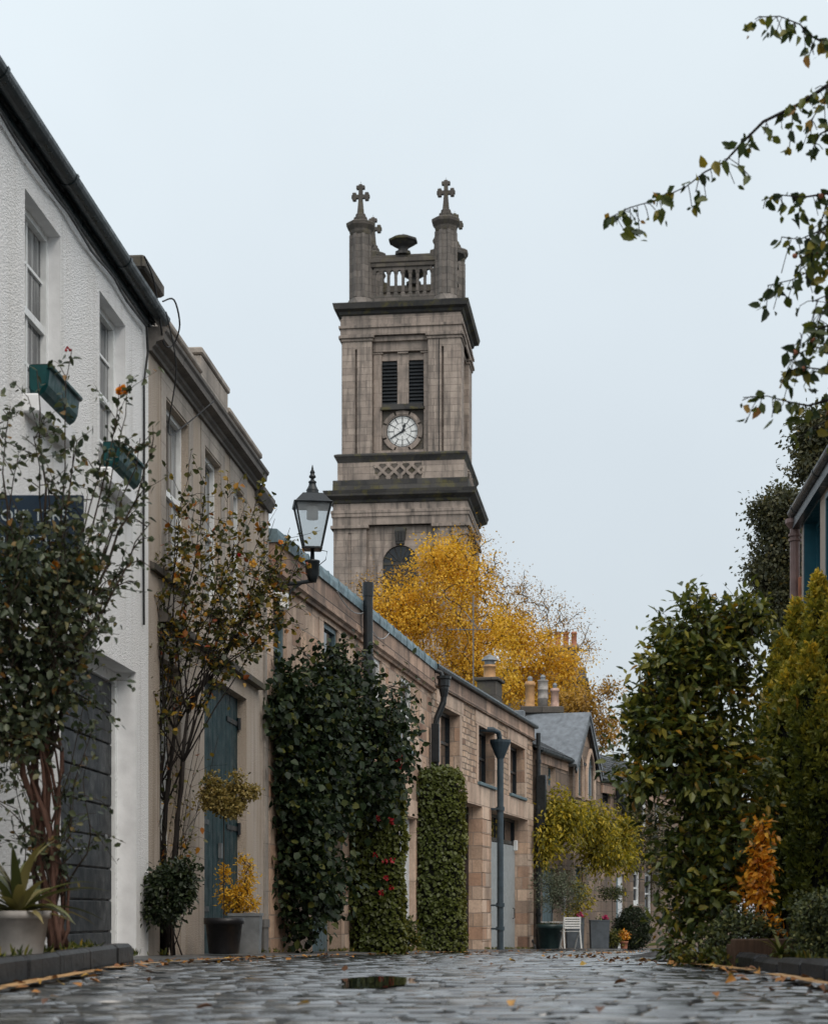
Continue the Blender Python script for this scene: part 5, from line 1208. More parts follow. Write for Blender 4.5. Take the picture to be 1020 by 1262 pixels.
# ---- second rose, against the beige house
g = np.random.default_rng(22); zb = 16.9
base = np.array([(205 - CX) * zb / F, zb, gz(zb) + .05]); bx = base
r2 = plant_root('climbing_rose', 'open climbing rose with black canes, turning leaves and pale apricot blooms against the beige house', 'rose bush', tuple(base))
main = []
for px, py, dz in ((200, 930, 0), (212, 900, .1), (225, 940, -.05), (208, 960, .12), (232, 880, 0), (195, 890, .05)):
    j = np.array(W(px, py, zb + dz)); main.append(bez(base + g.normal(size=3) * (.07, .05, 0), (base + j) / 2 + np.array([-.05 + g.normal() * .04, 0, 0]), j, 8, g, .012))
mb = MB()
for c in main: mb.tube([p - bx for p in c], [.026 - .010 * k / 7 for k in range(8)], 7)
obj('stems', mb, M['bark_black'], r2, True, fix=False)
tips = [(240, 620, 0), (300, 625, .2), (280, 600, .15), (340, 640, .3), (360, 650, .35), (362, 745, .3), (330, 700, .2), (310, 720, .1), (190, 690, -.1), (205, 700, 0), (215, 640, .1), (255, 590, .1), (232, 585, .05), (170, 735, -.1), (180, 830, -.1), (172, 860, -.05), (345, 690, .25), (350, 760, .3), (265, 650, 0), (325, 655, .2), (290, 670, 0), (230, 720, -.1), (250, 690, .1), (345, 720, .3), (300, 770, .1), (200, 770, 0), (365, 700, .35), (165, 770, -.1), (275, 730, -.1), (318, 610, .25)]
canes = []
for k, (px, py, dz) in enumerate(tips):
    st = main[k % len(main)][-1 if k % 3 else -2]; tip = np.array(W(px, py, zb + dz + g.normal() * .1)); mid = st * .5 + tip * .5 + np.array([.10 * (1 if px > 250 else -1.2), 0, .10 if px > 220 else -.02]); canes.append(bez(st, mid, tip, 9, g, .014))
cane_plant(r2, canes, g, 22, .30, .10, .060, M['lf_rose2'], M['bark_black'], .010, 2, .42, aspect=.72)
low = [bez(base + g.normal(size=3) * (.12, .05, 0), base + np.array([g.normal() * .12, -.05, .7]), np.array(W(px, py, zb + .05 + g.normal() * .05)), 9, g, .02) for px, py in ((168, 880), (182, 800), (190, 745), (172, 960), (236, 860), (248, 930), (258, 880), (228, 790), (205, 830), (215, 760), (262, 800), (244, 1000), (186, 905), (270, 910))]
cane_plant(r2, low, g, 9, .26, .2, .05, M['lf_rose2'], M['bark_black'], .006, 1, .25, 'twigs', 'sparse_leaves', aspect=.72)
for k, (px, py, r, m) in enumerate(((312, 695, .036, 'petal_y'), (346, 668, .022, 'petal_o'), (218, 710, .03, 'petal_o'), (284, 632, .02, 'petal_y'), (350, 697, .02, 'petal_y'), (253, 757, .02, 'petal_y'), (295, 684, .018, 'petal_r'))): flower(r2, rel(r2, W(px, py, zb - .05)), r, M[m], 40 + k, 22)

# ---- dark climber on the first stone house
g = np.random.default_rng(23); zc = 24.6
base = np.array([(372 - CX) * zc / F, zc, gz(zc) + .05]); cl = plant_root('dark_climber', 'large dark heart-leaved climber covering the front of the stone mews below the vent stack', 'climbing plant', tuple(base))
B = lambda px, py, z, rx, ry, rz, w=1: (np.array(W(px, py, z)), (rx * z / F, ry, rz * z / F), w)
bl = [B(385, 890, 23.6, 50, .5, 70, 1.4), B(445, 900, 25.6, 55, .5, 75, 1.3), B(352, 850, 22.9, 24, .3, 32, .4), B(420, 828, 25, 35, .4, 28, .4), B(482, 930, 27, 22, .3, 70, .5), B(440, 960, 25.4, 50, .5, 50, 1), B(368, 1000, 23.2, 36, .4, 90, 1.3), B(372, 1090, 23.3, 34, .4, 75, 1.0), B(405, 1080, 24.1, 22, .4, 45, .4), B(350, 930, 22.9, 22, .3, 50, .5), B(334, 872, 22.5, 12, .15, 20, .15), B(395, 970, 24.2, 55, .5, 60, 1.2)]
P, out, ci, cen = clump_pts(g, bl, 520, 38, .14, .6)
keep = P[:, 0] > np.array([wallX(y) + .02 for y in P[:, 1]]); P, out, ci = P[keep], out[keep], ci[keep]; cen[:, 0] = np.maximum(cen[:, 0], np.array([wallX(y) + .03 for y in cen[:, 1]])); out[:, 0] = np.abs(out[:, 0]) * .6
D, N = leaf_frames(g, norm(out + np.array([.25, -.7, 0])), .5, .6, .75); sz = .088 * g.uniform(.35, 1.45, len(P))
leaves('foliage', rel(cl, P), D, N, sz, sz * .85, M['lf_dark'], cl, fold=.3, seed=5)
e = skeleton(g, [base, base + (0, 0, .9), base + (.05, 0, 1.9), base + (.15, .1, 2.7)], cen, .006, .2, .5, .06); tubes('stems', e[0] - base, e[1] - base, e[2], e[3], M['bark_black'], cl, 5)
sh2 = []
for px, py, z_ in ((318, 850, 22.6), (325, 905, 22.7), (332, 960, 22.8), (328, 1010, 22.8), (340, 815, 23), (365, 800, 23.4), (395, 795, 24), (430, 798, 25), (455, 806, 26), (420, 1010, 24.6), (425, 1060, 24.4), (418, 1100, 24), (330, 1080, 22.9), (470, 835, 26.4), (350, 1120, 23), (405, 830, 24.2), (440, 850, 25), (380, 850, 23.5)):
    tip = np.array(W(px, py, z_)); c0 = tip + np.array([.35 if px < 400 else -.3, .1, -.35]); sh2.append(bez(c0, c0 * .4 + tip * .6 + np.array([0, -.05, .12]), tip, 7, g, .012))
cane_plant(cl, sh2, g, 6, .3, .075, .085, M['lf_dark'], M['bark_black'], .007, 2, .2, 'canes', 'outer_leaves', droop=.6, aspect=.8)
canes = [bez(np.array(W(470, 850, 26.5)), np.array(W(505, 835, 27.5)), np.array(W(x, y, 27.6)), 7, g, .01) for x, y in ((512, 850), (520, 872), (508, 905), (500, 960))]
cane_plant(cl, canes, g, 6, .4, .12, .09, M['lf_rose'], M['bark_black'], .008, 1, .2, 'twigs', 'shoot_leaves')
for k, (px, py) in enumerate(((486, 938), (494, 934), (480, 944), (492, 945), (468, 994), (474, 1009), (480, 1010), (466, 1007), (484, 1012))): flower(cl, rel(cl, W(px, py, 26.6 if py < 960 else 26.9)), .05, M['petal_r'], 60 + k, 10)

# ---- clipped ivy columns
def ivy_column(label, px0, px1, ptop, z, n, seed, dep=.75, extra=0, group=None):
    g = np.random.default_rng(seed); s = z / F; x0, x1 = (px0 - CX) * s, (px1 - CX) * s; zt = hz(ptop, z); zb = gz(z); h = zt - zb
    cx = (x0 + x1) / 2; hw = (x1 - x0) / 2
    t = plant_root('ivy_column', label, 'clipped ivy', (cx, z + dep / 2, zb), group)
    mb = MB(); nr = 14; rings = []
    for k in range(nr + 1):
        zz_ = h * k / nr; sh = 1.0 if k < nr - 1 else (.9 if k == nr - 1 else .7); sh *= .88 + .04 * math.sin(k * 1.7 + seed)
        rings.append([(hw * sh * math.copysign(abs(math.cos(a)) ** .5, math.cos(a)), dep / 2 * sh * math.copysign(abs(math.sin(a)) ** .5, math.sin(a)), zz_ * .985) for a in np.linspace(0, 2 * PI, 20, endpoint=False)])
    mb.rings(rings); obj('stems', mb, M['core'], t)  # solid hull, no single stems; inner shade is put into its dark colour
    aa = np.linspace(0, 2 * PI, 2000); ex = .42; qx = np.sign(np.cos(aa)) * np.abs(np.cos(aa)) ** ex * hw; qy = np.sign(np.sin(aa)) * np.abs(np.sin(aa)) ** ex * dep / 2
    cl_ = np.concatenate([[0], np.cumsum(np.hypot(np.diff(qx), np.diff(qy)))]); a = np.interp(g.random(n) * cl_[-1], cl_, aa); v = g.random(n); top = g.random(n) < .10
    ux = np.sign(np.cos(a)) * np.abs(np.cos(a)) ** ex; uy = np.sign(np.sin(a)) * np.abs(np.sin(a)) ** ex
    lump = 1 + .05 * np.sin(v * 23 + a * 3 + seed) + .05 * np.sin(v * 11 - a * 2) + .03 * g.normal(size=n)
    taper = 1 - .22 * np.clip((v - .93) / .07, 0, 1) ** 2
    P = np.stack([ux * hw * lump * taper, uy * dep / 2 * lump * taper, v * h + .02 * g.normal(size=n)], 1)
    rr = np.sqrt(g.random(n)); P[top] = np.stack([(ux * rr * hw * .9)[top], (uy * rr * dep / 2 * .9)[top], (h * (1 - .06 * rr ** 3) + .03 * g.normal(size=n))[top]], 1)
    out = norm(np.stack([ux ** 5, uy ** 5, np.where(top, 2.5, .15)], 1))
    N = norm(out + np.array([0, 0, .45]) + g.normal(size=(n, 3)) * .5); D = norm(np.array([0, 0, -.6]) + out * .45 + g.normal(size=(n, 3)) * .55)
    sz = .068 * g.uniform(.5, 1.35, n); leaves('foliage', P, D, N, sz, sz * .85, M['lf_ivy'], t, seed=seed)
    return t
ivy_column('shaggier clipped ivy column merging into the dark climber with a few red flowers', 431, 496, 958, 27.3, 8500, 31)
i1 = bpy.data.objects['ivy_column']
for k, (px, py) in enumerate(((462, 1054), (474, 1062), (484, 1060), (476, 1082), (482, 1093), (470, 1100), (466, 1008))): flower(i1, rel(i1, W(px, py, 27.2)), .045, M['petal_r'], 80 + k, 9)
ivy_column('neat free-standing clipped ivy column with rounded top beside the slatted garage door', 512, 571, 946, 33.2, 9500, 32)

# ---- big glossy bush on the right
g = np.random.default_rng(24); zm = 13.0
base = np.array([(862 - CX) * zm / F, zm, gz(zm)]); mg = plant_root('magnolia_bush', 'tall glossy green bush with a few yellow leaves spilling over the right kerb', 'bush', tuple(base))
bl = [B(868, 830, 13.1, 56, .4, 75, 1.4), B(850, 930, 13, 75, .45, 80, 1.8), B(882, 960, 13.2, 50, .45, 90, 1.2), B(870, 1050, 13, 60, .4, 70, 1.4), B(855, 1120, 12.9, 42, .35, 48, .9), B(905, 770, 13.2, 42, .3, 35, .6), B(850, 775, 13, 32, .25, 34, .4), B(824, 828, 12.95, 30, .25, 36, .5), B(800, 890, 12.9, 36, .3, 48, .55), B(914, 850, 13.3, 26, .3, 70, .5), B(790, 960, 12.9, 30, .25, 26, .25), B(880, 1080, 13.3, 34, .3, 55, .6), B(915, 1040, 13.7, 26, .3, 90, .7), B(928, 940, 13.8, 18, .25, 70, .4), B(835, 1165, 12.7, 16, .18, 18, .15)]
P, out, ci, cen = clump_pts(g, bl, 540, 34, .07, .55)
sh_ = norm(g.normal(size=(60, 3)) * (1, .6, .35) + np.array([0, 0, .45]))
D, N = leaf_frames(g, out, 1.15, .5, .1); sz = .072 * g.uniform(.35, 1.4, len(P)); rnd = np.clip(g.random(len(P)) * .7 + (g.random(len(cen)) ** 1.8 * .42)[ci], 0, 1)
leaves('foliage', rel(mg, P), D, N, sz, sz * .5, M['lf_magn'], mg, fold=.25, droop=.22, seed=6, rnd=rnd)
e = skeleton(g, [base, base + (.0, 0, .5), base + (.06, .05, 1.1), base + (.08, .05, 1.7)], cen, .0035, .18, .5, .05); tubes('branches', e[0] - base, e[1] - base, e[2], e[3], M['bark'], mg, 5)
# leggy shoots breaking the outline
tips = [(858, 722), (848, 742), (822, 768), (805, 790), (788, 840), (771, 878), (765, 905), (752, 925), (760, 960), (775, 990), (790, 1010), (885, 735), (915, 728), (930, 725), (800, 820), (782, 920), (820, 1140), (812, 1100), (806, 1060), (830, 1180), (848, 1186)]
canes = []
for px, py in tips:
    c = np.array(W(865, min(1090, max(830, py + 60)), 13)); tip = np.array(W(px, py, 12.9 + g.normal() * .12)); canes.append(bez(c, c * .4 + tip * .6 + np.array([0, 0, .08]), tip, 7, g, .008))
cane_plant(mg, canes, g, 5, .16, .035, .075, M['lf_magn'], M['bark'], .006, 1, .45, 'twigs', 'shoot_leaves', droop=-.1, aspect=.5)

# ---- golden yews
def yew(label, spires, seed, n):
    g = np.random.default_rng(seed); cx = np.mean([s[0] for s in spires]); z0 = spires[0][4]
    t = plant_root('golden_yew', label, 'yew tree', ((cx - CX) * z0 / F, z0, gz(z0) + .05)); loc = np.array(t.location)
    PP, OO, RN = [], [], []; tot = sum(s[2] * (s[3] - s[1]) for s in spires); mbs = MB(); ttr = MB()
    for px, ptop, rad, pbot, z in spires:
        s = z / F; c0 = np.array([(px - CX) * s, z, 0]); zt, zb = hz(ptop, z), hz(pbot, z); m = int(n * rad * (pbot - ptop) / tot / 18)
        v = g.random(m); a = g.uniform(0, 2 * PI, m); prof = np.minimum(1, ((1 - v) * 3.0) ** .62) * (.86 + .14 * np.minimum(1, v * 6))
        tuft = 1 + .13 * np.sin(a * 5 + v * 31 + seed) + .10 * np.sin(a * 9 - v * 47) + .07 * g.normal(size=m); r = rad * s * prof * tuft * np.where(g.random(m) < .4, g.uniform(.72, 1, m), 1.02)
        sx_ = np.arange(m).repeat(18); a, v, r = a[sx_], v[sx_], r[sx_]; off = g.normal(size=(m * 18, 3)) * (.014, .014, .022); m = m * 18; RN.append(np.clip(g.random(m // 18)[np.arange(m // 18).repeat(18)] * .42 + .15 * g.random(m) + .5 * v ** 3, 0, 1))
        PP.append(off + np.stack([c0[0] + r * np.cos(a), c0[1] + r * np.sin(a), zb + (zt - zb) * v], 1)); OO.append(norm(np.stack([np.cos(a), np.sin(a), np.full(m, .9)], 1) + off * 30))
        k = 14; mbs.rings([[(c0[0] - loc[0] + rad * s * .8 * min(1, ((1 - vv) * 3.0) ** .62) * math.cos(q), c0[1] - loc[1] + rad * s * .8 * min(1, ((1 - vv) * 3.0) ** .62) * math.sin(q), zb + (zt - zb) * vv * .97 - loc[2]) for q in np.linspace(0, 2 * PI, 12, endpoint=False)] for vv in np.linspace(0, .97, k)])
        ttr.tube([(c0[0] - loc[0], c0[1] - loc[1], 0), (c0[0] - loc[0], c0[1] - loc[1], zb - loc[2] + .2)], [.05, .04], 7)
    P = np.concatenate(PP); out = norm(np.concatenate(OO)); n_ = len(P)
    obj('dark_core', mbs, M['core'], t); obj('trunk', ttr, M['bark'], t, True)  # solid dark hull per spire, painted dark so gaps between tufts read as shade
    D = norm(out * np.array([.7, .7, 1.0]) + g.normal(size=(n_, 3)) * .45); N = norm(out * (1, 1, .2) + g.normal(size=(n_, 3)) * .6); sz = .046 * g.uniform(.5, 1.4, n_)
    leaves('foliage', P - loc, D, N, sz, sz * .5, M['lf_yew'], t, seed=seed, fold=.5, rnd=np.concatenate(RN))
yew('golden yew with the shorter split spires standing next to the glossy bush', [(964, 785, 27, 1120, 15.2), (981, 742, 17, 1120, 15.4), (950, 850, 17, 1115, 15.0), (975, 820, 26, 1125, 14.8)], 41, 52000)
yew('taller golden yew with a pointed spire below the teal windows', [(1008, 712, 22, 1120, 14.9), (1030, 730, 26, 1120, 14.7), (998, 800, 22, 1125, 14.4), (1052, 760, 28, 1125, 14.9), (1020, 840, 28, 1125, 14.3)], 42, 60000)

# ---- low hedge, orange shrub, small verge plants, sleeper edging
def blob_plant(name, label, cat, base, blobs, ncl, per, sig, leaf, asp, ml, seed, mb_=None, rtip=.003, rmax=.02, group=None, trunk=None, fold=.25, droop=.15, up=.6, dr=.2, shell=.4, simple=False, core=None, tm='bark', tname='stems'):
    g = np.random.default_rng(seed); base = np.array(base, float); t = plant_root(name, label, cat, tuple(base), group)
    P, out, ci, cen = clump_pts(g, blobs, ncl, per, sig, shell); D, N = leaf_frames(g, out, up, .6, dr); sz = leaf * g.uniform(.55, 1.3, len(P))
    leaves('foliage', P - base, D, N, sz, sz * asp, M[ml], t, fold=fold, droop=droop, seed=seed, simple=simple)
    tr = [base + np.array(q) for q in (trunk or [(0, 0, 0), (0, 0, .15)])]
    e = skeleton(g, tr, cen, rtip, .18, .5, rmax); tubes(tname, e[0] - base, e[1] - base, e[2], e[3], M[tm], t, 5)
    return t
zz_ = 11.2; bl = [B(x, y, zz_ + dz, 14, .14, 14, 1) for x in range(992, 1075, 13) for y in (1112, 1128, 1145, 1162, 1176) for dz in (0, .3)]
h = blob_plant('clipped_hedge', 'low clipped small-leaved hedge at the right kerb in front of the yews', 'hedge', ((1025 - CX) * zz_ / F, zz_ + .15, .05), bl, 300, 34, .04, .028, .6, 'lf_hedge', 51, rmax=.012, shell=.8)
bl = [B(938, 1030, 12.7, 5, .06, 22, .5), B(935, 1070, 12.6, 8, .1, 34, 1.2), B(934, 1108, 12.6, 11, .12, 30, 1.0), B(946, 1140, 12.5, 14, .12, 9, .4)]
blob_plant('orange_shrub', 'slender shrub ablaze with orange leaves between the glossy bush and the yews', 'shrub', ((938 - CX) * 12.6 / F, 12.6, gz(12.6) + .05), bl, 95, 12, .036, .052, .5, 'lf_orange', 52, trunk=[(0, 0, 0), (0, 0, .3), (0, 0, .6)], rmax=.012, dr=.45, up=.8)
bl = [B(895, 1150, 12.2, 20, .16, 14, 1), B(915, 1140, 12.3, 22, .16, 16, 1), B(878, 1165, 12.1, 12, .12, 14, .5), B(940, 1150, 12.4, 18, .15, 12, .6)]
blob_plant('verge_shrub', 'low grey-green bush behind the timber edging on the right verge', 'shrub', ((905 - CX) * 12.25 / F, 12.25, .03), bl, 120, 18, .035, .035, .5, 'lf_hedge', 53, rmax=.008)
def spiky(name, label, cat, base, n, ln, w, m, seed, arch=.5, up=.8):
    g = np.random.default_rng(seed); t = plant_root(name, label, cat, base); V, Q, rn = [], [], []
    for k in range(n):
        a = g.uniform(0, 2 * PI); el = g.uniform(.15, 1.0) * up; l = ln * g.uniform(.6, 1.1); d = np.array([math.cos(a), math.sin(a), 0]); s = np.array([-math.sin(a), math.cos(a), 0]); b0 = len(V) ; ks = 6; r_ = g.random()
        p = np.zeros(3); ang = el * PI / 2
        for j in range(ks + 1):
            ww = w * (1 - (j / ks) ** 2.2) * (.7 + .6 * min(1, j / 2)) * .5 + .0005; V += [p + s * ww + np.array([0, 0, ww * .35]), p + np.array([0, 0, 0]), p - s * ww + np.array([0, 0, ww * .35])]; rn += [r_] * 3
            p = p + (d * math.cos(ang) + np.array([0, 0, math.sin(ang)])) * l / ks; ang -= arch * 1.6 / ks * g.uniform(.5, 1.3)
        for j in range(ks):
            i = b0 + j * 3; Q += [(i, i + 1, i + 4, i + 3), (i + 1, i + 2, i + 5, i + 4)]
    arr_mesh('leaves', V, Q, M[m], t, rn, True); return t
spiky('strap_plant', 'small pale strap-leaved plant against the timber edging', 'plant', ((965 - CX) * 11.2 / F, 11.3, .06), 26, .21, .022, 'lf_fern', 54, .9, .9)
spiky('strap_plant', 'yellowing strap-leaved tuft on the kerb below the low hedge', 'plant', ((985 - CX) * 11.0 / F, 11.2, .06), 16, .14, .018, 'lf_fern', 55, 1.1, .8)
blob_plant('ground_cover', 'creeping leafy plant at the foot of the glossy bush by the road edge', 'plant', ((860 - CX) * 11.9 / F, 11.9, 0), [B(835, 1176, 12, 14, .1, 10), B(858, 1182, 11.9, 16, .1, 7), B(880, 1180, 11.9, 14, .1, 7), B(895, 1186, 11.7, 12, .08, 5)], 60, 9, .03, .045, .55, 'lf_fern', 56)
sl = thing('timber_edging', 'weathered brown timber sleeper edging the planted verge', 'timber', ((905 - CX) * 11.6 / F, 11.6, .02), 0)
mb = MB(); mb.bbox(0, .55, 0, .06, -.1, .155, .008, Matrix.Rotation(.35, 4, 'Z')); obj('board', mb, M['plank'], sl); mb = MB(); mb.bbox(.0, .05, .062, .11, -.2, .12, .005, Matrix.Rotation(.35, 4, 'Z')); obj('stake', mb, M['plank'], sl)

# ---- overhanging tree branches, top right: trunk stands on the verge just out of frame
g = np.random.default_rng(25); zo = 9.2
base = np.array([3.35, 9.5, .05]); ov = plant_root('crab_apple_tree', 'overhanging fruit tree whose thin branches and drooping leaves reach in at top right', 'tree', tuple(base))
mb = MB(); th = base + np.array([.0, 0, 3.6]); mb.tube([np.array(p) - base for p in (base - (0, 0, .2), base + (.05, .0, 1.2), base + (-.03, .03, 2.4), th, th + (.1, 0, 1.2))], [.11, .09, .08, .065, .04], 9); obj('trunk', mb, M['bark_grey'], ov, True)
lines = [[(1180, 60), (1100, 75), (1030, 98), (985, 128), (940, 150), (912, 178), (893, 199), (868, 212), (845, 230), (810, 246), (775, 256), (748, 270)],
         [(1170, 80), (1080, 70), (1022, 56), (1000, 45), (985, 30), (960, 20), (934, 21)],
         [(1170, 200), (1080, 225), (1022, 238), (990, 243), (958, 240), (938, 247)],
         [(1170, 260), (1080, 275), (1030, 268), (1008, 285), (985, 295), (962, 292)],
         [(1170, 300), (1090, 320), (1035, 318), (1005, 330), (975, 345), (945, 352)],
         [(1170, 380), (1090, 400), (1035, 395), (1010, 405), (992, 398), (985, 425)],
         [(1170, 440), (1080, 475), (1030, 490), (995, 500), (970, 495), (945, 488), (915, 490)],
         [(1170, 440), (1090, 455), (1040, 452), (1010, 455), (985, 452), (962, 462)],
         [(1170, 120), (1090, 130), (1040, 112), (1012, 128), (998, 150)], [(1170, 330), (1090, 350), (1030, 360), (1012, 380), (1004, 420)], [(1170, 230), (1090, 250), (1040, 250), (1015, 262), (1002, 300), (998, 330)],
         [(1170, 280), (1090, 300), (1020, 300), (1000, 312), (985, 318)], [(1170, 410), (1080, 425), (1030, 430), (1000, 428), (975, 440)], [(1170, 150), (1090, 165), (1040, 150), (1010, 165), (1000, 185), (992, 190)],
         [(1170, 470), (1090, 500), (1040, 520), (1015, 520), (1000, 530)], [(1170, 340), (1080, 360), (1030, 372), (1016, 365), (1000, 372)]]
mb = MB(); LP, LD, LR = [], [], []
for li, ln in enumerate(lines):
    zs = zo + (li % 5) * .12 - .2; P = [np.array(W(x, y, zs + .02 * k)) for k, (x, y) in enumerate(ln)]
    st = base + np.array([.02, .02, min(4.6, max(1.6, P[0][2] - .5))]); full = [st, (st + P[0]) / 2 + np.array([0, 0, .15])] + P
    n = len(full); mb.tube([p - base for p in full], [max(.0028, .016 * (1 - k / n) ** 1.3) for k in range(n)], 6)
    for k in range(2, n - 1):
        a, b = full[k], full[k + 1]; L = np.linalg.norm(b - a); m_ = max(1, int(L / .016))
        if a[0] > 2.75: m_ = int(m_ * .7)
        for j in range(m_):
            if li == 0 and 3 < k < n - 1 and g.random() < .12: continue
            p = a + (b - a) * g.random(); sp = np.array([g.normal() * .04, g.normal() * .05, -abs(g.normal()) * .07 - .015]) * (1.0 if li else .9); q = p + sp + np.array([0, 0, .02 if g.random() < .25 else 0])
            if g.random() < .65: mb.tube([p - base, (p + q) / 2 - base + (0, 0, .01), q - base], .0024, 4)
            else: q = p
            for _ in range(g.integers(1, 4)): LP.append(q + g.normal(size=3) * .014); LD.append(norm(np.array([g.normal() * .6, g.normal() * .5, -.6 + g.normal() * .5])))
obj('branches', mb, M['bark_black'], ov, True, fix=False)
LP, LD = np.array(LP), np.array(LD); N = g.normal(size=LP.shape) * (.6, .5, .3) + np.array([0, -.8, 0]); sz = .07 * g.uniform(.4, 1.2, len(LP))
leaves('foliage', LP - base, LD, N, sz, sz * .58, M['lf_over'], ov, fold=.3, droop=.2, seed=9)
mb = MB()
vis = [q for q in LP if (W(940, 200, q[1]).x < q[0] < W(1015, 200, q[1]).x) and q[2] < hz(210, q[1])]
for p in vis[::max(1, len(vis) // 5)]: p = p - base + np.array([0, 0, -.012]); mb = MB(); mb.lathe([(.002, -.014), (.011, -.01), (.015, 0), (.011, .01), (.002, .013)], 8, c=tuple(p)); obj('crab_apple', mb, M['terra_red'], ov, True)

# ---- far trees
def far_tree(name, label, px, z, ptop, blobs, ncl, per, sig, leaf, asp, ml, seed, trunk_h, rtip=.012, rmax=.28, group=None, thin=None, bark='bark', simple=True, shell=.5):
    g = np.random.default_rng(seed); base = np.array([(px - CX) * z / F, z, gz(z)]); t = plant_root(name, label, 'tree', tuple(base), group)
    P, out, ci, cen = clump_pts(g, blobs, ncl, per, sig, shell); D, N = leaf_frames(g, out, .5, .7, .45); sz = leaf * g.uniform(.5, 1.3, len(P)); rnd = np.clip(.1 + .45 * g.random(len(P)) + .6 * (g.random(len(cen)) - .25)[ci], 0, 1)
    tr = [base + np.array((0, 0, trunk_h * f)) + (g.normal(size=3) * (.15, .15, 0) if f else 0) for f in (0, .25, .5, .75, 1)]
    tg = cen
    if thin is not None:
        P2, o2, c2, cen2 = clump_pts(g, thin[0], thin[1], thin[2], thin[3], .7); D2, N2 = leaf_frames(g, o2, .4, .7, .4); s2 = leaf * .8 * g.uniform(.5, 1.2, len(P2))
        leaves('thin_foliage', P2 - base, D2, N2, s2, s2 * asp, M['lf_thin'], t, seed=seed + 1, simple=True); tg = np.concatenate([cen, cen2])
    leaves('crown', P - base, D, N, sz, sz * asp, M[ml], t, seed=seed, simple=simple, rnd=rnd)
    e = skeleton(g, tr, tg, rtip, .09, .5, rmax); tubes('trunk', e[0] - base, e[1] - base, e[2], e[3], M[bark], t, 5)
z = 74
bl = [B(530, 760, z, 85, 2.4, 60, 1.8), B(545, 692, z, 38, 2, 32, .7), B(575, 720, z, 38, 1.8, 42, .6), B(470, 785, z, 40, 2, 55, .8), B(495, 742, z, 36, 2, 40, .6), B(590, 810, z, 45, 2, 45, .8), B(520, 850, z, 90, 2.5, 50, 1.1), B(440, 820, z, 30, 1.6, 60, .4)]
th_ = [B(580, 665, z, 28, 1, 26, .5), B(485, 715, z, 30, 1, 18, .4), B(450, 730, z, 22, 1, 30, .4), B(600, 700, z, 20, 1, 40, .4)]
far_tree('yellow_tree', 'bright yellow autumn tree with feathery crown in front of the clock tower', 520, z, 655, bl, 480, 84, .34, .125, .6, 'lf_yellow', 61, 9.5, thin=(th_, 100, 16, .28), rtip=.014)
z = 82
bl = [B(650, 800, z, 42, 1.8, 45, 1.1), B(635, 850, z, 55, 2, 42, 1), B(680, 850, z, 36, 1.6, 36, .6), B(625, 770, z, 22, 1.2, 28, .35), B(690, 815, z, 22, 1.3, 24, .3)]
th_ = [B(640, 735, z, 40, 1.5, 34, 1), B(690, 765, z, 40, 1.4, 32, .9), B(605, 735, z, 22, 1, 45, .6), B(722, 800, z, 20, 1, 24, .35)]
far_tree('yellow_tree', 'thinner yellow tree with bare twiggy top rising above the row of chimney pots', 650, z, 700, bl, 230, 80, .33, .135, .6, 'lf_yellow', 62, 8.5, thin=(th_, 190, 14, .26), rtip=.011, bark='bark_grey')
z = 68
bl = [B(715, 870, z, 26, 1, 24, 1), B(742, 895, z, 18, .8, 26, .8), B(700, 890, z, 26, 1, 26, .8), B(752, 850, z, 6, .3, 12, .1)]
far_tree('rust_tree', 'small dark green and rust coloured tree behind the gothic gablet', 722, z, 820, bl, 120, 40, .22, .14, .5, 'lf_thin', 63, 6.5, rtip=.01, rmax=.12)
z = 44
bl = [B(962, 640, z, 26, .8, 38, 1), B(950, 700, z, 24, .8, 44, .9), B(990, 680, z, 34, .8, 60, 1), B(970, 740, z, 35, .8, 40, .8), B(940, 632, z, 12, .4, 14, .2)]
far_tree('garden_tree', 'dull green tree just left of the pink drainpipe of the cream house', 980, z, 590, bl, 420, 60, .17, .11, .6, 'lf_back', 64, 6.5, rtip=.006, rmax=.14)
z = 40
bl = [B(1008, 535, z, 22, .6, 26, 1), B(1040, 560, z, 34, .8, 55, 1.3), B(1000, 570, z, 16, .5, 16, .4), B(1045, 520, z, 30, .7, 34, .7)]
far_tree('garden_tree', 'dull green tree showing above the eave of the cream house', 1040, z, 500, bl, 340, 60, .16, .11, .6, 'lf_back', 65, 8.5, rtip=.006, rmax=.14)

# ---- yellow-green climber on the gothic cottage
g = np.random.default_rng(26); bl = [B(690, 1000, 46.9, 27, .5, 30, 1), B(672, 1040, 46.6, 16, .4, 34, .5), B(722, 1010, 48.5, 32, .5, 26, 1), B(755, 1035, 50, 28, .5, 32, 1), B(740, 1050, 49, 32, .5, 28, .8), B(770, 1060, 50.5, 14, .3, 22, .3), B(700, 1020, 47.4, 30, .5, 24, .6)]
blob_plant('wisteria', 'yellow-green wisteria hanging in a thick mass over the front of the gothic cottage', 'climbing plant', ((716 - CX) * 49 / F, 49, gz(49)), bl, 260, 44, .17, .12, .42, 'lf_wist', 71, trunk=[(0, 0, 0), (-.03, 0, .8), (.05, 0, 1.6), (0, .1, 2.4)], rtip=.006, rmax=.07, dr=.9, up=.5, droop=.3, shell=.55)
blob_plant('ivy_climber', 'dull dark creeper on the wall of the farthest house', 'climbing plant', ((785 - CX) * 57.5 / F, 57.3, gz(57)), [B(785, 1030, 57.3, 24, .25, 42, 1), B(812, 1050, 59, 16, .25, 60, 1), B(770, 1010, 56.3, 12, .25, 22, .5)], 150, 26, .15, .10, .7, 'lf_back', 72, trunk=[(0, 0, 0), (0, 0, 1), (0, 0, 2)], rmax=.04)

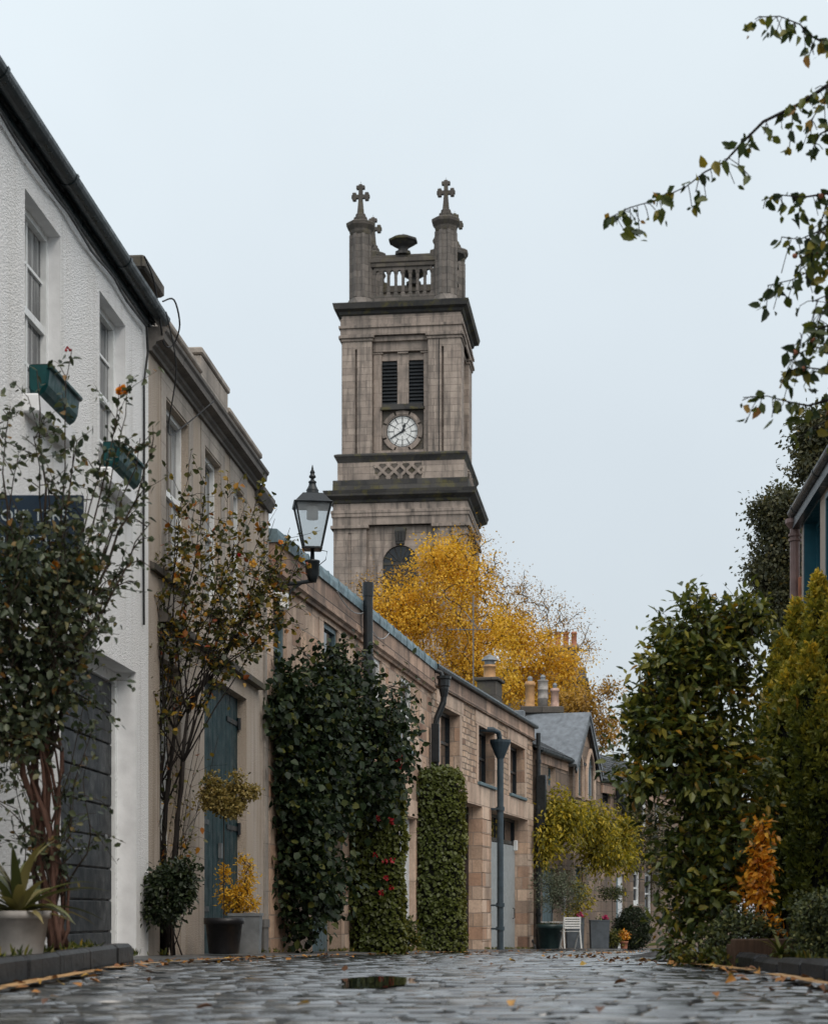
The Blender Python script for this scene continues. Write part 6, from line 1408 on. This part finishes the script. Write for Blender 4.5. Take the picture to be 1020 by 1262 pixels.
# ---- pots, tubs and small things at the doors
def pot(name, m, x, y, z0, r, h, label, cat='plant pot', square=False, group=None):
    t = thing(name, label, cat, (x, y, z0), 0, group); mb = MB()
    if square:
        rings = [[(sx * q, sy * q, zz) for sx, sy in ((-1, -1), (1, -1), (1, 1), (-1, 1))] for q, zz in ((r * .92, 0), (r, h - .03), (r + .012, h - .03), (r + .012, h), (r - .02, h), (r - .025, h - .05))]
        mb.rings(rings)
    else: mb.lathe([(r * .78, 0), (r * .8, .01), (r * .97, h * .82), (r * 1.06, h * .83), (r * 1.07, h), (r * .95, h), (r * .93, h - .04)], 18)
    obj('vessel', mb, m, t, not square); mb = MB(); mb.lathe([(r * .9, h - .05), (.01, h - .035)], 12); obj('compost', mb, M['soil'], t); return t
def PX(px, z): return (px - CX) * z / F
# olive in a green tub
z = 45.4; pot('tub', M['pot_green'], PX(677, z), z, gz(z) + .06, .33, .62, 'dark green round tub holding the olive tree'); zt = gz(z) + .6
b_ = blob_plant('olive_tree', 'small silvery olive tree growing in the dark green tub', 'tree', (PX(679, z), z, zt), [B(678, 1092, z, 20, .35, 20, 1), B(705, 1092, z, 24, .35, 22, 1), B(690, 1110, z, 28, .35, 14, .8)], 130, 26, .11, .07, .3, 'lf_olive', 73, trunk=[(0, 0, 0), (.01, 0, .35), (0.05, 0, .8)], rtip=.004, rmax=.05, tname='trunk')
blob_plant('box_edging', 'low clipped greenery filling the rim of the olive tub', 'plant', (PX(677, z), z, zt - .02), [B(677, 1143, z, 16, .24, 4, 1)], 50, 14, .05, .04, .6, 'lf_ivy', 74)
z = 46.4; pot('square_planter', M['planter'], PX(708, z + .5), z + .5, gz(z) + .06, .23, .8, 'tall grey square planter behind the white chair', 'planter', True)
z2 = 47.6; pot('square_planter', M['planter'], PX(738, z2), z2, gz(z2) + .06, .25, .76, 'tall grey square planter with a pink flower, standing clear of the chair', 'planter', True)
blob_plant('yellow_leaf_shrub', 'yellowish leafy shrub growing from the planter behind the chair', 'shrub', (PX(710, z + .5), z + .5, gz(z) + .82), [B(718, 1110, z + .5, 16, .22, 14, 1), B(712, 1094, z + .5, 8, .15, 8, .3), B(706, 1128, z + .5, 12, .2, 5, .4)], 60, 12, .07, .09, .5, 'lf_wist', 75, rmax=.015)
for lab, px, py, zq, zb_, sd in (('pink bloom and greenery in the planter behind the chair', 714, 1128, z + .35, gz(z) + .83, 76), ('pink bloom and greenery in the free-standing grey planter', 745, 1131, z2 - .05, gz(z2) + .79, 77)):
    t = blob_plant('bedding_flower', lab, 'flower', (PX(px, zq), zq, zb_), [B(px - 3, 1136, zq, 9, .14, 4, 1)], 26, 9, .04, .06, .5, 'lf_hedge', sd, rmax=.008)
    for k, (dx, dz_) in enumerate(((0, 0), (.05, -.02), (-.04, .01), (.01, .045))): p = np.array(W(px, py, zq - .1)) + (dx, 0, dz_); flower(t, rel(t, p), .05, M['petal_p'], sd * 3 + k, 14)
z = 49.5; pot('tub', M['pot_black'], PX(754, z), z, gz(z) + .05, .2, .42, 'black tub of the small standard tree'); 
blob_plant('standard_tree', 'little dark standard tree with a flat-topped head and thin bare stem by the far door', 'tree', (PX(754, z), z, gz(z) + .44), [B(750, 1101, z, 13, .25, 8, 1), B(762, 1102, z, 9, .2, 8, .6)], 70, 18, .07, .05, .6, 'lf_hedge', 78, trunk=[(0, 0, 0), (0, 0, .5), (0, 0, 1.0)], rmax=.028, tname='trunk')
z = 52; bl = [B(779, 1145, z, 22, .5, 26, 1)]
t = blob_plant('box_ball', 'large dark clipped box mound in front of the far white windows', 'shrub', (PX(779, z), z, gz(z)), bl, 420, 30, .06, .05, .65, 'lf_box', 79, shell=.16, rmax=.02)
z = 48.6; blob_plant('fern_clump', 'small green fern beside the grey planter', 'plant', (PX(757, z), z, gz(z) + .05), [B(756, 1155, z, 8, .15, 10, 1)], 40, 10, .06, .09, .35, 'lf_fern', 80)
pot('terracotta_pot', M['terra_red'], PX(768.5, z), z, gz(z) + .05, .11, .2, 'small terracotta pot beside the box mound')
blob_plant('orange_pot_plant', 'small orange-leaved plant in the terracotta pot', 'plant', (PX(768.5, z), z, gz(z) + .24), [B(769, 1153, z, 6, .1, 7, 1)], 26, 8, .04, .06, .5, 'lf_orange', 81)
# little black pot between the ivy columns
z = 29.5; pot('round_pot', M['pot_black'], PX(493, z), z, gz(z) + .05, .16, .32, 'round black pot between the two ivy columns')
blob_plant('pot_shrub', 'bright green leafy shrub in the black pot between the ivy columns', 'plant', (PX(493, z), z, gz(z) + .36), [B(497, 1143, z, 11, .18, 10, 1), B(506, 1158, z - .1, 8, .12, 9, .6), B(486, 1150, z, 6, .12, 8, .4)], 90, 14, .05, .075, .45, 'lf_fern', 82, rmax=.01)
spiky('strap_plant', 'little dark strap-leaved tuft at the foot of the second ivy column', 'plant', (PX(507, 29.2), 29.2, gz(29.2) + .04), 20, .3, .03, 'lf_fern', 83, 1.0, .8)
# white chair, back to the lane, and the white table behind the tub
z = 44.9; ct = thing('garden_chair', 'white slatted folding garden chair with its back to the lane', 'chair', (PX(704, z), z, gz(z) + .06), .22)
def cbar(mb, a, b, w=.018, d=.014): 
    a, b = Vector(a), Vector(b); mb.tube([a, b], w, 6)
for s in (-1, 1):
    mb = MB(); mb.tube([(s * .22, -.12, 0), (s * .215, -.02, .42), (s * .21, .04 - .08, .80)], .02, 6); obj('leg', mb, M['chair'], ct); mb = MB(); mb.tube([(s * .2, .36, 0), (s * .205, .2, .25), (s * .2, -.04, .44)], .018, 6); obj('leg', mb, M['chair'], ct)
mb = MB()
for k in range(5): zz0 = .5 + k * .062; mb.bbox(-.21, .21, -.052 + .005 * k - .02, -.03 + .005 * k - .02, zz0, zz0 + .042, .004)
obj('backrest', mb, M['chair'], ct); mb = MB()
for k in range(6): mb.bbox(-.2, .2, -.02 + k * .062, .03 + k * .062, .425, .44, .004)
obj('seat', mb, M['chair'], ct)
z = 47.0; tt = thing('garden_table', 'white metal garden table with crossed legs behind the olive tub', 'table', (PX(679, z), z, gz(z) + .06), .1)
mb = MB(); mb.bbox(-.32, .34, -.25, .25, .68, .705, .006); obj('tabletop', mb, M['chair'], tt)
for s in (-1, 1):
    for q in (-1, 1): mb = MB(); mb.tube([(s * .26, q * .2, 0), (-s * .2, q * .2, .68)], .014, 6); obj('leg', mb, M['chair'], tt)

# ---- plants in front of the beige house and the white house
z = 17.9; pot('round_pot', M['pot_black'], PX(276, z), z, gz(z) + .06, .19, .36, 'black pot of the variegated standard by the green doors')
blob_plant('variegated_standard', 'variegated gold-leaved standard with a thin stem in front of the dark green doors', 'shrub', (PX(276, z), z, gz(z) + .4), [B(272, 986, z, 26, .22, 16, 1.2), B(262, 966, z, 12, .14, 12, .4), B(292, 965, z, 9, .1, 14, .25), B(308, 977, z, 9, .1, 7, .2), B(285, 995, z, 18, .18, 10, .6)], 190, 24, .032, .034, .62, 'lf_varieg', 84, trunk=[(0, 0, 0), (0, 0, .5), (.0, 0, .95), (-.01, 0, 1.15)], rtip=.003, rmax=.03, tname='trunk')
z = 18.6; pot('square_planter', M['zinc'], PX(303, z), z, gz(z) + .06, .16, .42, 'small grey metal planter of the golden barberry', 'planter', True)
blob_plant('golden_barberry', 'small golden-orange shrub with an upright spire beside the waste pipe', 'shrub', (PX(300, z), z, gz(z) + .46), [B(303, 1085, z, 8, .1, 34, .8), B(290, 1108, z, 16, .15, 16, 1), B(276, 1088, z, 6, .08, 24, .4), B(310, 1118, z, 8, .1, 9, .3)], 110, 14, .03, .045, .4, 'lf_yellow', 85, rmax=.008, trunk=[(0, 0, 0), (0, 0, .12)])
z = 16.3; blob_plant('dark_shrub', 'dark evergreen shrub on bare stems at the corner of the white and beige houses', 'shrub', (PX(212, z), z, gz(z) + .05), [B(208, 1098, z, 30, .25, 26, 1.4), B(222, 1075, z, 20, .2, 14, .5), B(200, 1120, z, 22, .22, 16, .7)], 260, 26, .045, .045, .55, 'lf_box', 86, trunk=[(0, 0, 0), (.0, 0, .2), (0, 0, .4)], rmax=.02)
z = 9.6; pot('round_pot', M['terra_grey'], PX(22, z), z, .118, .17, .24, 'weathered pot of the sword-leaved plant on the raised pavement')
spiky('sword_plant', 'spiky sword-leaved yucca in a pot at the foot of the rambling rose', 'plant', (PX(22, z), z, .33), 44, .52, .05, 'lf_spike', 87, .75, .95)

# ---- kin share a group phrase
for base, phrase in (('yellow_tree', 'yellow autumn trees behind the mews roofs'), ('golden_yew', 'golden yews by the cream house'), ('ivy_column', 'clipped ivy columns on the mews front'),
                     ('square_planter', 'square grey planters by the doors'), ('round_pot', 'round plant pots along the house fronts'), ('garden_tree', 'dull green trees behind the cream house'),
                     ('strap_plant', 'strap-leaved tufts along the wall feet and verge'), ('stone_mews_house', 'pink stone mews houses in a row'), ('bedding_flower', 'pink flowers in the square planters'), ('tub', 'tubs by the far doors')):
    kin = [o for o in bpy.data.objects if o.parent is None and o.name.split('.')[0] == base]
    if len(kin) > 1:
        for o in kin: o['group'] = phrase
# ------------------------------------------------------------------ sky, sun, camera
w = bpy.data.worlds.new('World'); sc.world = w; w.use_nodes = True; nt = w.node_tree; nt.nodes.clear()
SUN_EL, SUN_AZ = math.radians(48), math.radians(150)      # soft light from high behind the camera's right shoulder
sky = nt.nodes.new('ShaderNodeTexSky'); sky.sky_type = 'NISHITA'; sky.sun_disc = False; sky.sun_elevation = SUN_EL; sky.sun_rotation = SUN_AZ; sky.air_density = 1.0; sky.dust_density = 4.0
b1 = nt.nodes.new('ShaderNodeBackground'); b1.inputs['Strength'].default_value = .03; nt.links.new(sky.outputs[0], b1.inputs['Color'])
co = nt.nodes.new('ShaderNodeTexCoord'); sp = nt.nodes.new('ShaderNodeSeparateXYZ'); nt.links.new(co.outputs['Generated'], sp.inputs[0])
rp = nt.nodes.new('ShaderNodeValToRGB'); e = rp.color_ramp.elements
for k, (p, c) in enumerate(SKY := [(0.0, (.52, .56, .59)), (.2, (.63, .685, .715)), (.45, (.745, .815, .84)), (.7, (.92, .96, .99)), (1.0, (1.02, 1.06, 1.09))]):
    if k > 1: e.new(.5)
for k, (p, c) in enumerate(SKY): e[k].position = p; e[k].color = (*c, 1)
nz = nt.nodes.new('ShaderNodeTexNoise'); nz.inputs['Scale'].default_value = 2.2; nz.inputs['Detail'].default_value = 5; nt.links.new(co.outputs['Generated'], nz.inputs['Vector'])
mr = nt.nodes.new('ShaderNodeMapRange'); mr.inputs['From Min'].default_value = .3; mr.inputs['From Max'].default_value = .7; mr.inputs['To Min'].default_value = .93; mr.inputs['To Max'].default_value = 1.06; nt.links.new(nz.outputs['Fac'], mr.inputs['Value'])
ml = nt.nodes.new('ShaderNodeVectorMath'); ml.operation = 'SCALE'; nt.links.new(sp.outputs['Z'], rp.inputs['Fac']); nt.links.new(rp.outputs['Color'], ml.inputs[0]); nt.links.new(mr.outputs[0], ml.inputs['Scale'])
b2 = nt.nodes.new('ShaderNodeBackground'); b2.inputs['Strength'].default_value = 1.0; nt.links.new(ml.outputs[0], b2.inputs['Color'])
ad = nt.nodes.new('ShaderNodeAddShader'); out = nt.nodes.new('ShaderNodeOutputWorld'); nt.links.new(b1.outputs[0], ad.inputs[0]); nt.links.new(b2.outputs[0], ad.inputs[1]); nt.links.new(ad.outputs[0], out.inputs['Surface'])
ld = bpy.data.lights.new('sun', 'SUN'); ld.energy = 1.5; ld.angle = math.radians(45); ld.color = (1, .91, .81); lo = bpy.data.objects.new('sun', ld); COL.objects.link(lo)
d = Vector((math.sin(SUN_AZ) * math.cos(SUN_EL), math.cos(SUN_AZ) * math.cos(SUN_EL), math.sin(SUN_EL))); lo.rotation_euler = d.to_track_quat('Z', 'Y').to_euler()
cd = bpy.data.cameras.new('camera'); cam = bpy.data.objects.new('camera', cd); COL.objects.link(cam); sc.camera = cam
cam.location = (0, 0, CZ); cam.rotation_euler = (PI / 2, 0, 0)
cd.sensor_fit = 'VERTICAL'; cd.sensor_height = 36; cd.sensor_width = 36; cd.lens = F / 1262 * 36; cd.shift_y = (HY - 631) / 1262; cd.clip_start = .05; cd.clip_end = 4000
cd.dof.use_dof = True; cd.dof.focus_distance = 24; cd.dof.aperture_fstop = 4.2
sc.view_settings.view_transform = 'Standard'; sc.view_settings.look = 'None'; sc.view_settings.exposure = 0; sc.view_settings.gamma = 1
sc.cycles.max_bounces = 8; sc.cycles.transparent_max_bounces = 8; sc.cycles.use_denoising = True
